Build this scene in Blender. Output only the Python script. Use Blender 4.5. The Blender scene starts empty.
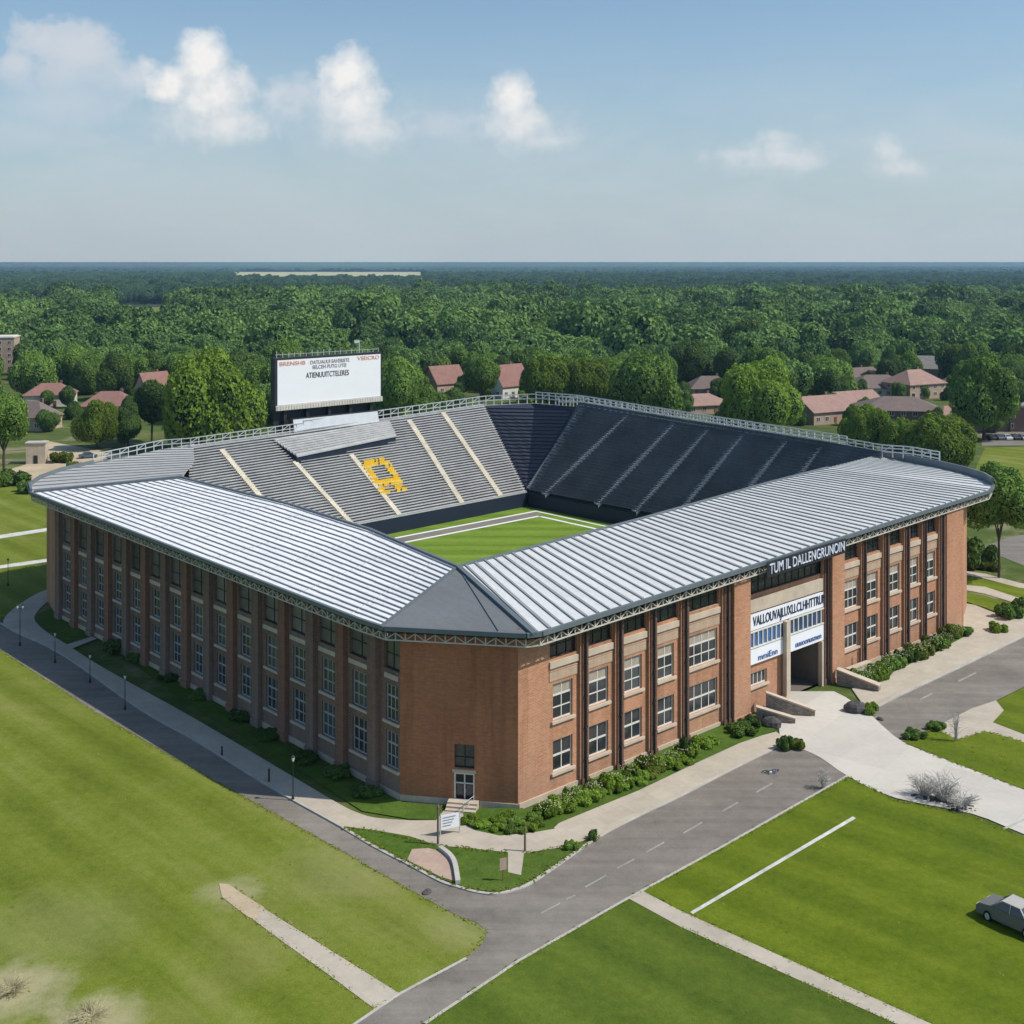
import bpy, bmesh, math, random
from mathutils import Vector, Matrix
random.seed(7)
S = bpy.context.scene
C = S.collection
R = math.radians
rnd = random.uniform
F, CAM_H, HZ = 1220.0, 50.0, 261.0

def at(px, py, z=0.0):
    """ground point seen at a picture position of the survey photo (metres, camera 50 m above the ground)"""
    Y = (CAM_H - z) * F / (py - HZ)
    return Vector(((px - 512) / F * Y, Y, z))

# ------------------------------------------------------------------ object helpers
def tag(o, label=None, cat=None, group=None, kind=None):
    if label: o['label'] = label
    if cat: o['category'] = cat
    if group: o['group'] = group
    if kind: o['kind'] = kind
    return o

def empty(name, loc=(0, 0, 0), rz=0.0, parent=None):
    o = bpy.data.objects.new(name, None)
    o.location = loc; o.rotation_euler = (0, 0, rz)
    if parent: o.parent = parent
    C.objects.link(o)
    return o

def link(name, me, parent=None, loc=(0, 0, 0), rz=0.0):
    o = bpy.data.objects.new(name, me)
    o.location = loc; o.rotation_euler = (0, 0, rz)
    if parent: o.parent = parent
    C.objects.link(o)
    return o

def kids(o): return list(o.children)

def copy_tree(o, parent=None):
    c = o.copy(); C.objects.link(c)
    c.parent = parent
    for ch in kids(o):
        if ch is not c: copy_tree(ch, c)
    return c

class MB:
    def __init__(s): s.v, s.f, s.m = [], [], []
    def face(s, pts, m=0):
        b = len(s.v); s.v += [tuple(p) for p in pts]
        s.f.append(tuple(range(b, b + len(pts)))); s.m.append(m)
    def raw(s, vs, fs, m=0):
        b = len(s.v); s.v += [tuple(p) for p in vs]
        for f in fs: s.f.append(tuple(i + b for i in f)); s.m.append(m)
    def box(s, x0, x1, y0, y1, z0, z1, m=0):
        v = [(x0,y0,z0),(x1,y0,z0),(x1,y1,z0),(x0,y1,z0),(x0,y0,z1),(x1,y0,z1),(x1,y1,z1),(x0,y1,z1)]
        s.raw(v, [(0,3,2,1),(4,5,6,7),(0,1,5,4),(1,2,6,5),(2,3,7,6),(3,0,4,7)], m)
    def bar(s, a, b, w, h, m=0, up=Vector((0,0,1))):
        """square bar between two points: w across, h up"""
        a, b = Vector(a), Vector(b); d = (b - a)
        if d.length < 1e-6: return
        d.normalize(); side = d.cross(up)
        if side.length < 1e-4: side = d.cross(Vector((1,0,0)))
        side.normalize(); u = side.cross(d); sx, ux = side * w / 2, u * h / 2
        v = [a-sx-ux, a+sx-ux, a+sx+ux, a-sx+ux, b-sx-ux, b+sx-ux, b+sx+ux, b-sx+ux]
        s.raw(v, [(0,1,2,3),(4,7,6,5),(0,4,5,1),(1,5,6,2),(2,6,7,3),(3,7,4,0)], m)
    def tube(s, pts, rad, n=6, m=0, cap=True):
        pts = [Vector(p) for p in pts]
        rr = rad if isinstance(rad, (list, tuple)) else [rad] * len(pts)
        rings = []
        for i, p in enumerate(pts):
            d = (pts[min(i+1, len(pts)-1)] - pts[max(i-1, 0)]).normalized()
            a = d.cross(Vector((0,0,1)))
            if a.length < 1e-3: a = Vector((1,0,0))
            a.normalize(); b = d.cross(a)
            rings.append([p + (a*math.cos(2*math.pi*k/n) + b*math.sin(2*math.pi*k/n)) * rr[i] for k in range(n)])
        fs = []
        for i in range(len(pts)-1):
            for k in range(n):
                fs.append((i*n+k, i*n+(k+1)%n, (i+1)*n+(k+1)%n, (i+1)*n+k))
        if cap: fs += [tuple(range(n)), tuple(range((len(pts)-1)*n, len(pts)*n))[::-1]]
        s.raw([q for r in rings for q in r], fs, m)
    def blob(s, c, rx, ry, rz, m=0, seg=8, rng=6, j=0.0):
        vs, fs = [], []
        for i in range(rng+1):
            t = math.pi*i/rng
            for k in range(seg):
                a = 2*math.pi*k/seg; q = 1 + rnd(-j, j)
                vs.append((c[0]+rx*q*math.sin(t)*math.cos(a), c[1]+ry*q*math.sin(t)*math.sin(a), c[2]+rz*q*math.cos(t)))
        for i in range(rng):
            for k in range(seg):
                fs.append((i*seg+k, (i+1)*seg+k, (i+1)*seg+(k+1)%seg, i*seg+(k+1)%seg))
        s.raw(vs, fs, m)
    def poly(s, pts, z=None, m=0):
        """flat (possibly concave) outline, triangulated"""
        from mathutils.geometry import tessellate_polygon
        P = [Vector((p[0], p[1], p[2] if z is None else z)) for p in pts]
        s.raw(P, [t if ((P[t[1]]-P[t[0]]).cross(P[t[2]]-P[t[0]])).z > 0 else t[::-1] for t in tessellate_polygon([P])], m)
    def prism(s, pts, z0, z1, m=0, ms=None):
        s.poly(pts, z1, m); n = len(pts)
        for i in range(n):
            a, b = pts[i], pts[(i+1) % n]
            s.face([(a[0],a[1],z0),(b[0],b[1],z0),(b[0],b[1],z1),(a[0],a[1],z1)], m if ms is None else ms)
    def mesh(s, name, mats, smooth=False):
        me = bpy.data.meshes.new(name)
        me.from_pydata(s.v, [], s.f)
        for x in (mats if isinstance(mats, (list, tuple)) else [mats]): me.materials.append(x)
        me.polygons.foreach_set('material_index', s.m)
        if smooth: me.polygons.foreach_set('use_smooth', [True]*len(s.f))
        me.update()
        return me
    def build(s, name, mats, parent=None, loc=(0,0,0), rz=0.0, smooth=False):
        return link(name, s.mesh(name, mats, smooth), parent, loc, rz)

def smooth_line(pts, n=5):
    P = [Vector(p) for p in pts]; out = []
    for i in range(len(P)-1):
        p0, p1, p2, p3 = P[max(i-1,0)], P[i], P[i+1], P[min(i+2,len(P)-1)]
        for k in range(n):
            t = k/n
            out.append(0.5*((2*p1)+(p2-p0)*t+(2*p0-5*p1+4*p2-p3)*t*t+(3*p1-p0-3*p2+p3)*t**3))
    out.append(P[-1]); return out

# ------------------------------------------------------------------ materials
class NT:
    """tiny node-tree helper"""
    def __init__(s, tree): s.t = tree; s.t.nodes.clear()
    def n(s, typ, **kw):
        o = s.t.nodes.new(typ)
        for k, v in kw.items():
            if k in o.bl_rna.properties: setattr(o, k, v)
            else: o.inputs[k.replace('_', ' ')].default_value = v
        return o
    def l(s, a, b): s.t.links.new(a, b)
    def math(s, op, a, b=None, clamp=False):
        o = s.t.nodes.new('ShaderNodeMath'); o.operation = op; o.use_clamp = clamp
        for i, x in enumerate((a, b)):
            if x is None: continue
            if isinstance(x, (int, float)): o.inputs[i].default_value = x
            else: s.l(x, o.inputs[i])
        return o.outputs[0]
    def mix(s, fac, a, b, mode='MIX'):
        o = s.t.nodes.new('ShaderNodeMix'); o.data_type = 'RGBA'; o.blend_type = mode
        for i, x in ((0, fac), (6, a), (7, b)):
            if isinstance(x, (int, float)): o.inputs[i].default_value = x
            elif isinstance(x, (tuple, list)): o.inputs[i].default_value = (*x[:3], 1)
            else: s.l(x, o.inputs[i])
        return o.outputs[2]
    def ramp(s, fac, stops):
        o = s.t.nodes.new('ShaderNodeValToRGB'); e = o.color_ramp.elements
        while len(e) > len(stops): e.remove(e[-1])
        while len(e) < len(stops): e.new(0.5)
        for k, (p, c) in zip(e, stops):
            k.position = p; k.color = (*c, 1) if isinstance(c, (tuple, list)) else (c, c, c, 1)
        s.l(fac, o.inputs[0]); return o.outputs[0]
    def noise(s, vec, scale, detail=4, rough=0.55, dist=0.0):
        o = s.t.nodes.new('ShaderNodeTexNoise')
        o.inputs['Scale'].default_value = scale; o.inputs['Detail'].default_value = detail
        o.inputs['Roughness'].default_value = rough; o.inputs['Distortion'].default_value = dist
        if vec is not None: s.l(vec, o.inputs['Vector'])
        return o.outputs[0]
    def mapping(s, vec, rot=(0,0,0), scale=(1,1,1), loc=(0,0,0)):
        o = s.t.nodes.new('ShaderNodeMapping')
        o.inputs['Rotation'].default_value = rot; o.inputs['Scale'].default_value = scale; o.inputs['Location'].default_value = loc
        s.l(vec, o.inputs[0]); return o.outputs[0]

def new_mat(name):
    m = bpy.data.materials.new(name); m.use_nodes = True
    return m, NT(m.node_tree)

def finish(nt, col, rough=0.85, bump=None, bstr=0.3, bdist=0.05, metal=0.0, spec=0.3, transl=0.0):
    b = nt.n('ShaderNodeBsdfPrincipled'); o = nt.n('ShaderNodeOutputMaterial')
    if isinstance(col, (tuple, list)): b.inputs['Base Color'].default_value = (*col, 1)
    else: nt.l(col, b.inputs['Base Color'])
    if isinstance(rough, (int, float)): b.inputs['Roughness'].default_value = rough
    else: nt.l(rough, b.inputs['Roughness'])
    b.inputs['Metallic'].default_value = metal
    b.inputs['Specular IOR Level'].default_value = spec
    if bump is not None:
        k = nt.n('ShaderNodeBump'); k.inputs['Strength'].default_value = bstr; k.inputs['Distance'].default_value = bdist
        nt.l(bump, k.inputs['Height']); nt.l(k.outputs[0], b.inputs['Normal'])
    if transl > 0:
        t = nt.n('ShaderNodeBsdfTranslucent'); mx = nt.n('ShaderNodeMixShader'); mx.inputs[0].default_value = transl
        if isinstance(col, (tuple, list)): t.inputs[0].default_value = (*col, 1)
        else: nt.l(col, t.inputs[0])
        nt.l(b.outputs[0], mx.inputs[1]); nt.l(t.outputs[0], mx.inputs[2]); nt.l(mx.outputs[0], o.inputs[0])
    else:
        nt.l(b.outputs[0], o.inputs[0])

def mat_plain(name, col, rough=0.7, metal=0.0, var=0.18, scale=0.6, spec=0.3, fine=6.0):
    """paint, metal, concrete: a base colour with soft blotches and fine grain"""
    m, nt = new_mat(name)
    tc = nt.n('ShaderNodeTexCoord').outputs['Object']
    a = nt.noise(tc, scale, 4); b = nt.noise(tc, fine, 3, 0.7)
    v = nt.math('ADD', nt.math('MULTIPLY', nt.math('SUBTRACT', a, 0.5), 2*var), nt.math('MULTIPLY', nt.math('SUBTRACT', b, 0.5), 1.4*var))
    v = nt.math('ADD', v, 1.0)
    c = nt.n('ShaderNodeVectorMath', operation='SCALE'); c.inputs[0].default_value = col; nt.l(v, c.inputs['Scale'])
    finish(nt, c.outputs[0], rough, metal=metal, spec=spec)
    return m

def mat_brick(name, c1, c2, mortar, dust=0.25):
    m, nt = new_mat(name)
    tc = nt.n('ShaderNodeTexCoord').outputs['Object']
    # bricks run in the x-z plane of each wall object
    sep = nt.n('ShaderNodeSeparateXYZ'); nt.l(tc, sep.inputs[0])
    cmb = nt.n('ShaderNodeCombineXYZ'); nt.l(nt.math('ADD', sep.outputs[0], sep.outputs[1]), cmb.inputs[0]); nt.l(sep.outputs[2], cmb.inputs[1])
    br = nt.n('ShaderNodeTexBrick'); nt.l(cmb.outputs[0], br.inputs['Vector'])
    br.inputs['Color1'].default_value = (*c1, 1); br.inputs['Color2'].default_value = (*c2, 1); br.inputs['Mortar'].default_value = (*mortar, 1)
    br.inputs['Scale'].default_value = 1.0; br.inputs['Brick Width'].default_value = 0.42; br.inputs['Row Height'].default_value = 0.15
    br.inputs['Mortar Size'].default_value = 0.014; br.inputs['Mortar Smooth'].default_value = 0.3
    big = nt.noise(nt.mapping(tc, scale=(0.22, 0.22, 0.1)), 1.0, 5, 0.6)
    crs = nt.noise(nt.mapping(tc, scale=(0.08, 0.08, 3.2)), 1.0, 3, 0.7)
    fine = nt.noise(tc, 3.5, 3, 0.7)
    k = nt.math('ADD', nt.math('MULTIPLY', big, 0.75), nt.math('ADD', nt.math('MULTIPLY', crs, 0.32), nt.math('MULTIPLY', fine, 0.40)))
    k = nt.math('ADD', k, 0.27)
    sk = nt.noise(nt.mapping(tc, scale=(0.55, 0.55, 0.035)), 1.0, 5, 0.7)
    k = nt.math('MULTIPLY', k, nt.ramp(sk, [(0.32, 0.70), (0.52, 1.0)]))
    c = nt.n('ShaderNodeVectorMath', operation='SCALE'); nt.l(br.outputs[0], c.inputs[0]); nt.l(k, c.inputs['Scale'])
    # pale dust towards the ground and in streaks
    st = nt.noise(nt.mapping(tc, scale=(0.9, 0.9, 0.07)), 1.0, 4, 0.65)
    low = nt.math('MULTIPLY', nt.math('SUBTRACT', 1.0, nt.math('DIVIDE', sep.outputs[2], 5.0), clamp=True), 0.5)
    d = nt.math('MULTIPLY', nt.math('ADD', nt.ramp(st, [(0.48, 0.0), (0.75, 0.6)]), low), dust, clamp=True)
    finish(nt, nt.mix(d, c.outputs[0], mortar), 0.9, bump=br.outputs[1], bstr=-0.25, bdist=0.02, spec=0.15)
    return m

def mat_grass(name, dark, mid, light, dry, rot=0.0, stripe=0.3, dryness=0.2, bare=0.0, spots=()):
    m, nt = new_mat(name)
    tc = nt.n('ShaderNodeTexCoord').outputs['Object']
    big = nt.noise(tc, 0.018, 5, 0.6, 0.6)
    md = nt.noise(tc, 0.11, 5, 0.65)
    fine = nt.noise(tc, 1.3, 4, 0.75); vf = nt.noise(tc, 7.0, 2, 0.7)
    r = nt.mapping(tc, rot=(0, 0, rot))
    st = nt.noise(nt.mapping(r, scale=(0.012, 0.34, 1)), 1.0, 4, 0.6, 0.2)
    wv = nt.n('ShaderNodeTexWave'); wv.wave_type = 'BANDS'; wv.bands_direction = 'Y'; wv.inputs['Scale'].default_value = 0.055
    wv.inputs['Distortion'].default_value = 1.6; wv.inputs['Detail'].default_value = 2; wv.inputs['Detail Scale'].default_value = 0.6; nt.l(r, wv.inputs['Vector'])
    k = nt.math('ADD', nt.math('MULTIPLY', big, 0.45), nt.math('MULTIPLY', nt.math('ADD', nt.math('MULTIPLY', md, 0.75), nt.math('MULTIPLY', nt.noise(tc, 0.42, 4, 0.7), 0.55)), 0.5))
    k = nt.math('ADD', k, nt.math('MULTIPLY', nt.math('SUBTRACT', st, 0.5), 1.1*stripe))
    k = nt.math('ADD', k, nt.math('MULTIPLY', nt.math('SUBTRACT', wv.outputs[1], 0.5), 0.28*stripe))
    k = nt.math('ADD', k, nt.math('MULTIPLY', nt.math('SUBTRACT', fine, 0.5), 0.5))
    k = nt.math('ADD', k, nt.math('MULTIPLY', nt.math('SUBTRACT', vf, 0.5), 0.5))
    k = nt.math('ADD', k, -0.06)
    c = nt.ramp(k, [(0.22, dark), (0.5, mid), (0.8, light)])
    dn = nt.noise(tc, 0.045, 6, 0.7, 0.8)
    d = nt.math('MULTIPLY', nt.ramp(nt.math('ADD', nt.math('MULTIPLY', dn, 0.7), nt.math('MULTIPLY', st, 0.3)), [(0.5, 0.0), (0.68, 1.0)]), dryness)
    c = nt.mix(d, c, dry)
    for (sx, sy, sr, sa) in spots:                       # worn places
        dv = nt.n('ShaderNodeVectorMath', operation='DISTANCE'); nt.l(nt.mapping(tc, scale=(1, 1, 0)), dv.inputs[0]); dv.inputs[1].default_value = (sx, sy, 0)
        q = nt.math('SUBTRACT', 1.0, nt.math('DIVIDE', dv.outputs['Value'], sr))
        q = nt.math('ADD', q, nt.math('MULTIPLY', nt.math('SUBTRACT', nt.noise(tc, 0.5, 5, 0.7), 0.5), 1.1))
        c = nt.mix(nt.math('MULTIPLY', nt.ramp(q, [(0.1, 0.0), (0.7, 1.0)]), sa), c, (0.36, 0.33, 0.19))
    if bare > 0:
        bn = nt.noise(tc, 0.02, 6, 0.7, 0.5)
        c = nt.mix(nt.math('MULTIPLY', nt.ramp(bn, [(0.55, 0.0), (0.63, 1.0)]), bare), c, (0.30, 0.25, 0.16))
    finish(nt, c, 0.95, bump=nt.math('ADD', fine, vf), bstr=0.5, bdist=0.06, spec=0.1)
    return m

def mat_leaf(name, dark, mid, light, transl=0.22):
    m, nt = new_mat(name)
    oi = nt.n('ShaderNodeObjectInfo')
    at_ = nt.n('ShaderNodeAttribute', attribute_name='tint'); at_.attribute_type = 'GEOMETRY'
    tc = nt.n('ShaderNodeTexCoord').outputs['Object']
    nz = nt.noise(tc, 0.5, 3)
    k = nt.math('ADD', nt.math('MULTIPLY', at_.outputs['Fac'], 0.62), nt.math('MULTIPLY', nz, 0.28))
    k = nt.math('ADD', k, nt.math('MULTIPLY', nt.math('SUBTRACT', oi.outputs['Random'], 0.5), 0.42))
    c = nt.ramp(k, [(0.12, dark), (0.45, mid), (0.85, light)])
    hs = nt.n('ShaderNodeHueSaturation'); nt.l(c, hs.inputs['Color'])
    nt.l(nt.math('ADD', nt.math('MULTIPLY', oi.outputs['Random'], 0.018), 0.497), hs.inputs['Hue'])
    finish(nt, hs.outputs[0], 0.75, spec=0.18, transl=transl)
    return m

def mat_roof(name, col, rib=0.0):
    m, nt = new_mat(name)
    tc = nt.n('ShaderNodeTexCoord').outputs['Object']
    a = nt.noise(nt.mapping(tc, scale=(0.9, 0.06, 1)), 1.0, 5, 0.75); b = nt.noise(tc, 1.9, 5, 0.8); g = nt.noise(tc, 0.12, 5, 0.7)
    k = nt.math('ADD', nt.math('MULTIPLY', a, 0.50), nt.math('MULTIPLY', b, 0.42)); k = nt.math('ADD', nt.math('ADD', k, nt.math('MULTIPLY', g, 0.30)), 0.38)
    c = nt.n('ShaderNodeVectorMath', operation='SCALE'); c.inputs[0].default_value = col; nt.l(k, c.inputs['Scale'])
    finish(nt, c.outputs[0], 0.55, metal=0.0, spec=0.35)
    return m

def mat_asphalt(name, col):
    m, nt = new_mat(name)
    tc = nt.n('ShaderNodeTexCoord').outputs['Object']
    a = nt.noise(tc, 0.09, 6, 0.65, 0.4); b = nt.noise(tc, 0.8, 5, 0.7); f = nt.noise(tc, 9, 2, 0.8)
    tr = nt.noise(nt.mapping(tc, rot=(0, 0, R(-42)), scale=(0.03, 0.7, 1)), 1.0, 4, 0.6)
    k = nt.math('ADD', nt.math('MULTIPLY', a, 0.95), nt.math('MULTIPLY', b, 0.55)); k = nt.math('ADD', k, nt.math('MULTIPLY', tr, 0.75))
    k = nt.math('ADD', k, nt.math('ADD', nt.math('MULTIPLY', f, 0.45), -0.32))
    cr = nt.n('ShaderNodeTexVoronoi', feature='DISTANCE_TO_EDGE'); cr.inputs['Scale'].default_value = 0.16
    nt.l(nt.mapping(tc, rot=(0.0, 0, 0.6)), cr.inputs['Vector'])
    k = nt.math('MULTIPLY', k, nt.ramp(cr.outputs['Distance'], [(0.0, 0.90), (0.006, 1.0)]))
    c = nt.n('ShaderNodeVectorMath', operation='SCALE'); c.inputs[0].default_value = col; nt.l(k, c.inputs['Scale'])
    finish(nt, c.outputs[0], 0.9, bump=f, bstr=0.3, bdist=0.01, spec=0.2)
    return m

def mat_slab(name, col, joint=1.8, rot=0.0, dirt=0.3):
    m, nt = new_mat(name)
    tc = nt.n('ShaderNodeTexCoord').outputs['Object']
    r = nt.mapping(tc, rot=(0, 0, rot))
    br = nt.n('ShaderNodeTexBrick'); nt.l(r, br.inputs['Vector']); br.offset = 0.0
    br.inputs['Color1'].default_value = (1, 1, 1, 1); br.inputs['Color2'].default_value = (0.9, 0.9, 0.9, 1); br.inputs['Mortar'].default_value = (0.86, 0.86, 0.86, 1)
    br.inputs['Scale'].default_value = 1.0; br.inputs['Brick Width'].default_value = joint; br.inputs['Row Height'].default_value = joint; br.inputs['Mortar Size'].default_value = 0.02
    a = nt.noise(tc, 0.14, 6, 0.7, 0.5); b = nt.noise(tc, 1.5, 4, 0.7)
    k = nt.math('ADD', nt.math('MULTIPLY', a, 2*dirt), nt.math('MULTIPLY', b, dirt)); k = nt.math('ADD', k, 1.0-1.5*dirt)
    c = nt.n('ShaderNodeVectorMath', operation='SCALE'); nt.l(br.outputs[0], c.inputs[0]); nt.l(k, c.inputs['Scale'])
    finish(nt, nt.mix(1.0, c.outputs[0], col, 'MULTIPLY'), 0.9, spec=0.2)
    return m

def mat_glass(name, col, rough=0.12):
    m, nt = new_mat(name)
    oi = nt.n('ShaderNodeObjectInfo'); tc = nt.n('ShaderNodeTexCoord').outputs['Object']
    nz = nt.noise(tc, 1.1, 3)
    k = nt.math('ADD', nt.math('MULTIPLY', oi.outputs['Random'], 0.8), nt.math('MULTIPLY', nz, 0.9))
    c = nt.n('ShaderNodeVectorMath', operation='SCALE'); c.inputs[0].default_value = col; nt.l(k, c.inputs['Scale'])
    finish(nt, c.outputs[0], rough, spec=0.7)
    return m

M = {}
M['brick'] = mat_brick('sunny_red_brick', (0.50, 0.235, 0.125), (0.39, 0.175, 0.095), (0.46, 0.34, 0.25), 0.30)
M['brick_left'] = mat_brick('shade_brown_brick', (0.225, 0.13, 0.092), (0.175, 0.10, 0.072), (0.30, 0.26, 0.23), 0.55)  # shade of this side put into the brown; dust and streaks come on top
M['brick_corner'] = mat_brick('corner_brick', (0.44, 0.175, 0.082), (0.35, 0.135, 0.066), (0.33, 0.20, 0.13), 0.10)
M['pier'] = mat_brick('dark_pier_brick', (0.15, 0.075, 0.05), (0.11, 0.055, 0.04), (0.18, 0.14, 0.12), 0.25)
M['pier_left'] = mat_brick('brown_pier_brick', (0.26, 0.125, 0.08), (0.21, 0.10, 0.065), (0.3, 0.22, 0.18), 0.2)  # piers of the shaded side, darkened in colour like its wall
M['stone'] = mat_plain('pale_stone', (0.50, 0.42, 0.33), 0.85, var=0.3)
M['tan'] = mat_brick('tan_spandrel_brick', (0.47, 0.32, 0.215), (0.40, 0.265, 0.175), (0.5, 0.42, 0.33), 0.3)
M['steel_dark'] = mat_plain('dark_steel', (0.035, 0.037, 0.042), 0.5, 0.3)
M['gutter'] = mat_plain('blue_grey_gutter', (0.15, 0.175, 0.19), 0.45, 0.2)
M['lattice'] = mat_plain('pale_lattice_metal', (0.52, 0.50, 0.44), 0.6, var=0.3)
M['galv'] = mat_plain('galvanised_steel', (0.55, 0.57, 0.58), 0.45, 0.4)
M['white_frame'] = mat_plain('white_window_paint', (0.66, 0.64, 0.58), 0.6)
M['glass'] = mat_glass('dark_window_glass', (0.035, 0.042, 0.048))
M['grey_frame'] = mat_plain('shade_grey_window_paint', (0.36, 0.37, 0.37), 0.7, var=0.35)  # frame white greyed: dimness of the shaded side put into the colour
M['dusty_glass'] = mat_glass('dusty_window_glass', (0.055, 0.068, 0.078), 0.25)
M['dusty_attic'] = mat_glass('dusty_attic_glazing', (0.15, 0.14, 0.12), 0.5)
M['attic_glass'] = mat_glass('attic_glazing', (0.030, 0.034, 0.042), 0.2)
M['blue_glass'] = mat_glass('blue_glazing', (0.06, 0.14, 0.32), 0.15)
M['blind'] = mat_plain('window_blind', (0.36, 0.31, 0.25), 0.9, var=0.35, scale=2)
M['roof_white'] = mat_roof('white_roof_sheet', (0.84, 0.835, 0.825))
M['roof_grey'] = mat_roof('pale_grey_roof_sheet', (0.57, 0.59, 0.58))
M['roof_rib'] = mat_plain('roof_rib', (0.26, 0.265, 0.268), 0.6, var=0.3)
M['hip'] = mat_roof('slate_grey_membrane', (0.155, 0.165, 0.17))
M['roof_corner'] = mat_roof('mottled_roof_sheet', (0.42, 0.42, 0.40))
M['tread'] = mat_plain('bleacher_tread', (0.33, 0.328, 0.322), 0.85, var=0.55, scale=0.2, fine=1.5)
M['bench'] = mat_plain('aluminium_bench', (0.50, 0.497, 0.49), 0.6, 0.2, var=0.35)
M['tread_navy'] = mat_plain('navy_tread', (0.022, 0.030, 0.042), 0.85, var=0.3)
M['seat_navy'] = mat_plain('navy_seat', (0.075, 0.092, 0.112), 0.55, var=0.75, scale=0.16, fine=1.6)
M['aisle'] = mat_plain('cream_aisle', (0.62, 0.565, 0.46), 0.85, var=0.3)
M['aisle_grey'] = mat_plain('grey_aisle', (0.34, 0.36, 0.38), 0.85, var=0.35)
M['navy_wall'] = mat_plain('navy_wall', (0.012, 0.020, 0.040), 0.6)
M['gold'] = mat_plain('gold_seat', (0.72, 0.47, 0.03), 0.6, var=0.3)
M['white'] = mat_plain('white_paint', (0.80, 0.80, 0.79), 0.6, var=0.08)
M['dark_letter'] = mat_plain('dark_grey_lettering', (0.07, 0.07, 0.08), 0.6)
M['sign_white'] = mat_plain('blue_white_letter', (0.62, 0.66, 0.76), 0.6, var=0.2)
M['screen'] = mat_plain('pale_screen', (0.74, 0.75, 0.78), 0.5, var=0.05, scale=0.25)
M['banner'] = mat_plain('white_banner', (0.76, 0.78, 0.82), 0.7, var=0.1)
M['navy_letter'] = mat_plain('navy_lettering', (0.02, 0.03, 0.08), 0.6)
M['blue_letter'] = mat_plain('blue_lettering', (0.06, 0.12, 0.32), 0.6)
M['red_letter'] = mat_plain('red_orange_lettering', (0.62, 0.27, 0.19), 0.6)
M['grey_letter'] = mat_plain('grey_lettering', (0.25, 0.25, 0.26), 0.6)
M['asphalt'] = mat_asphalt('worn_asphalt', (0.20, 0.18, 0.155))
M['slab'] = mat_slab('beige_footpath', (0.47, 0.415, 0.335), 1.8, R(-42.5))
M['plaza'] = mat_slab('pale_concrete_plaza', (0.56, 0.525, 0.465), 4.5, R(-52), 0.2)
M['kerb'] = mat_plain('kerb_concrete', (0.44, 0.42, 0.38), 0.9, var=0.3)
M['paint'] = mat_plain('road_paint', (0.56, 0.55, 0.51), 0.8, var=0.5, fine=3)
M['worn_paint'] = mat_plain('worn_road_paint', (0.30, 0.285, 0.26), 0.85, var=0.55, fine=2)
M['brickpave'] = mat_slab('pinkish_paving', (0.46, 0.34, 0.27), 0.5, 0.3)
M['dirt'] = mat_plain('sandy_dirt', (0.46, 0.37, 0.25), 0.95, var=0.35, scale=0.15)
M['grass_far'] = mat_grass('field_grass', (0.035, 0.058, 0.014), (0.075, 0.11, 0.024), (0.13, 0.16, 0.045), (0.24, 0.21, 0.10), 0.3, 0.2, 0.6, 0.8)
M['grass_left'] = mat_grass('sunny_lawn', (0.088, 0.118, 0.012), (0.142, 0.181, 0.022), (0.210, 0.240, 0.054), (0.29, 0.25, 0.11), R(-134), 0.5, 0.40, 0.0, [(*at(14,992)[:2], 5.0, 0.9), (*at(92,1022)[:2], 4.5, 0.9), (*at(55,930)[:2], 9.0, 0.16), (*at(345,868)[:2], 8.0, 0.20), (*at(470,922)[:2], 5.0, 0.28), (*at(232,893)[:2], 3.5, 0.6)])
M['grass_right'] = mat_grass('deep_green_lawn', (0.062, 0.100, 0.007), (0.110, 0.152, 0.010), (0.172, 0.215, 0.020), (0.20, 0.19, 0.05), R(-136), 0.45, 0.12)
M['grass_deep'] = mat_grass('dark_green_lawn', (0.046, 0.082, 0.010), (0.085, 0.126, 0.016), (0.135, 0.178, 0.026), (0.17, 0.17, 0.05), R(-136), 0.45, 0.08)
M['grass_bed'] = mat_grass('bed_grass', (0.03, 0.065, 0.010), (0.065, 0.12, 0.016), (0.13, 0.19, 0.035), (0.20, 0.19, 0.07), 0.2, 0.1, 0.2)
M['turf'] = mat_grass('pitch_turf', (0.10, 0.17, 0.018), (0.155, 0.24, 0.030), (0.21, 0.30, 0.05), (0.2, 0.27, 0.05), R(42), 0.8, 0.1)
M['leaf'] = mat_leaf('broad_leaves', (0.040, 0.080, 0.016), (0.138, 0.228, 0.040), (0.27, 0.38, 0.070))
M['leaf_bright'] = mat_leaf('bright_leaves', (0.080, 0.132, 0.014), (0.185, 0.278, 0.030), (0.31, 0.42, 0.055))
M['leaf_forest'] = mat_leaf('forest_leaves', (0.036, 0.080, 0.028), (0.128, 0.220, 0.056), (0.27, 0.38, 0.095))
M['leaf_blue'] = mat_leaf('haze_blue_leaves', (0.030, 0.066, 0.034), (0.075, 0.138, 0.062), (0.145, 0.225, 0.095))  # distant haze put into the leaf colour
M['leaf_dark'] = mat_leaf('dark_leaves', (0.036, 0.070, 0.019), (0.10, 0.17, 0.038), (0.19, 0.28, 0.06))
M['leaf_yellow'] = mat_leaf('yellow_green_leaves', (0.05, 0.075, 0.01), (0.13, 0.17, 0.02), (0.24, 0.26, 0.05))
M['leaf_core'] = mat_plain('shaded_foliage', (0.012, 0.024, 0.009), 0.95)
M['bark'] = mat_plain('bark', (0.09, 0.07, 0.05), 0.95, var=0.35)
M['twig'] = mat_plain('pale_dead_twig', (0.44, 0.42, 0.39), 0.9, var=0.35)
M['dry_grass'] = mat_plain('dry_grass_blades', (0.42, 0.38, 0.22), 0.95, var=0.3)
M['flower'] = mat_plain('pale_flower', (0.62, 0.60, 0.42), 0.8)
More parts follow.
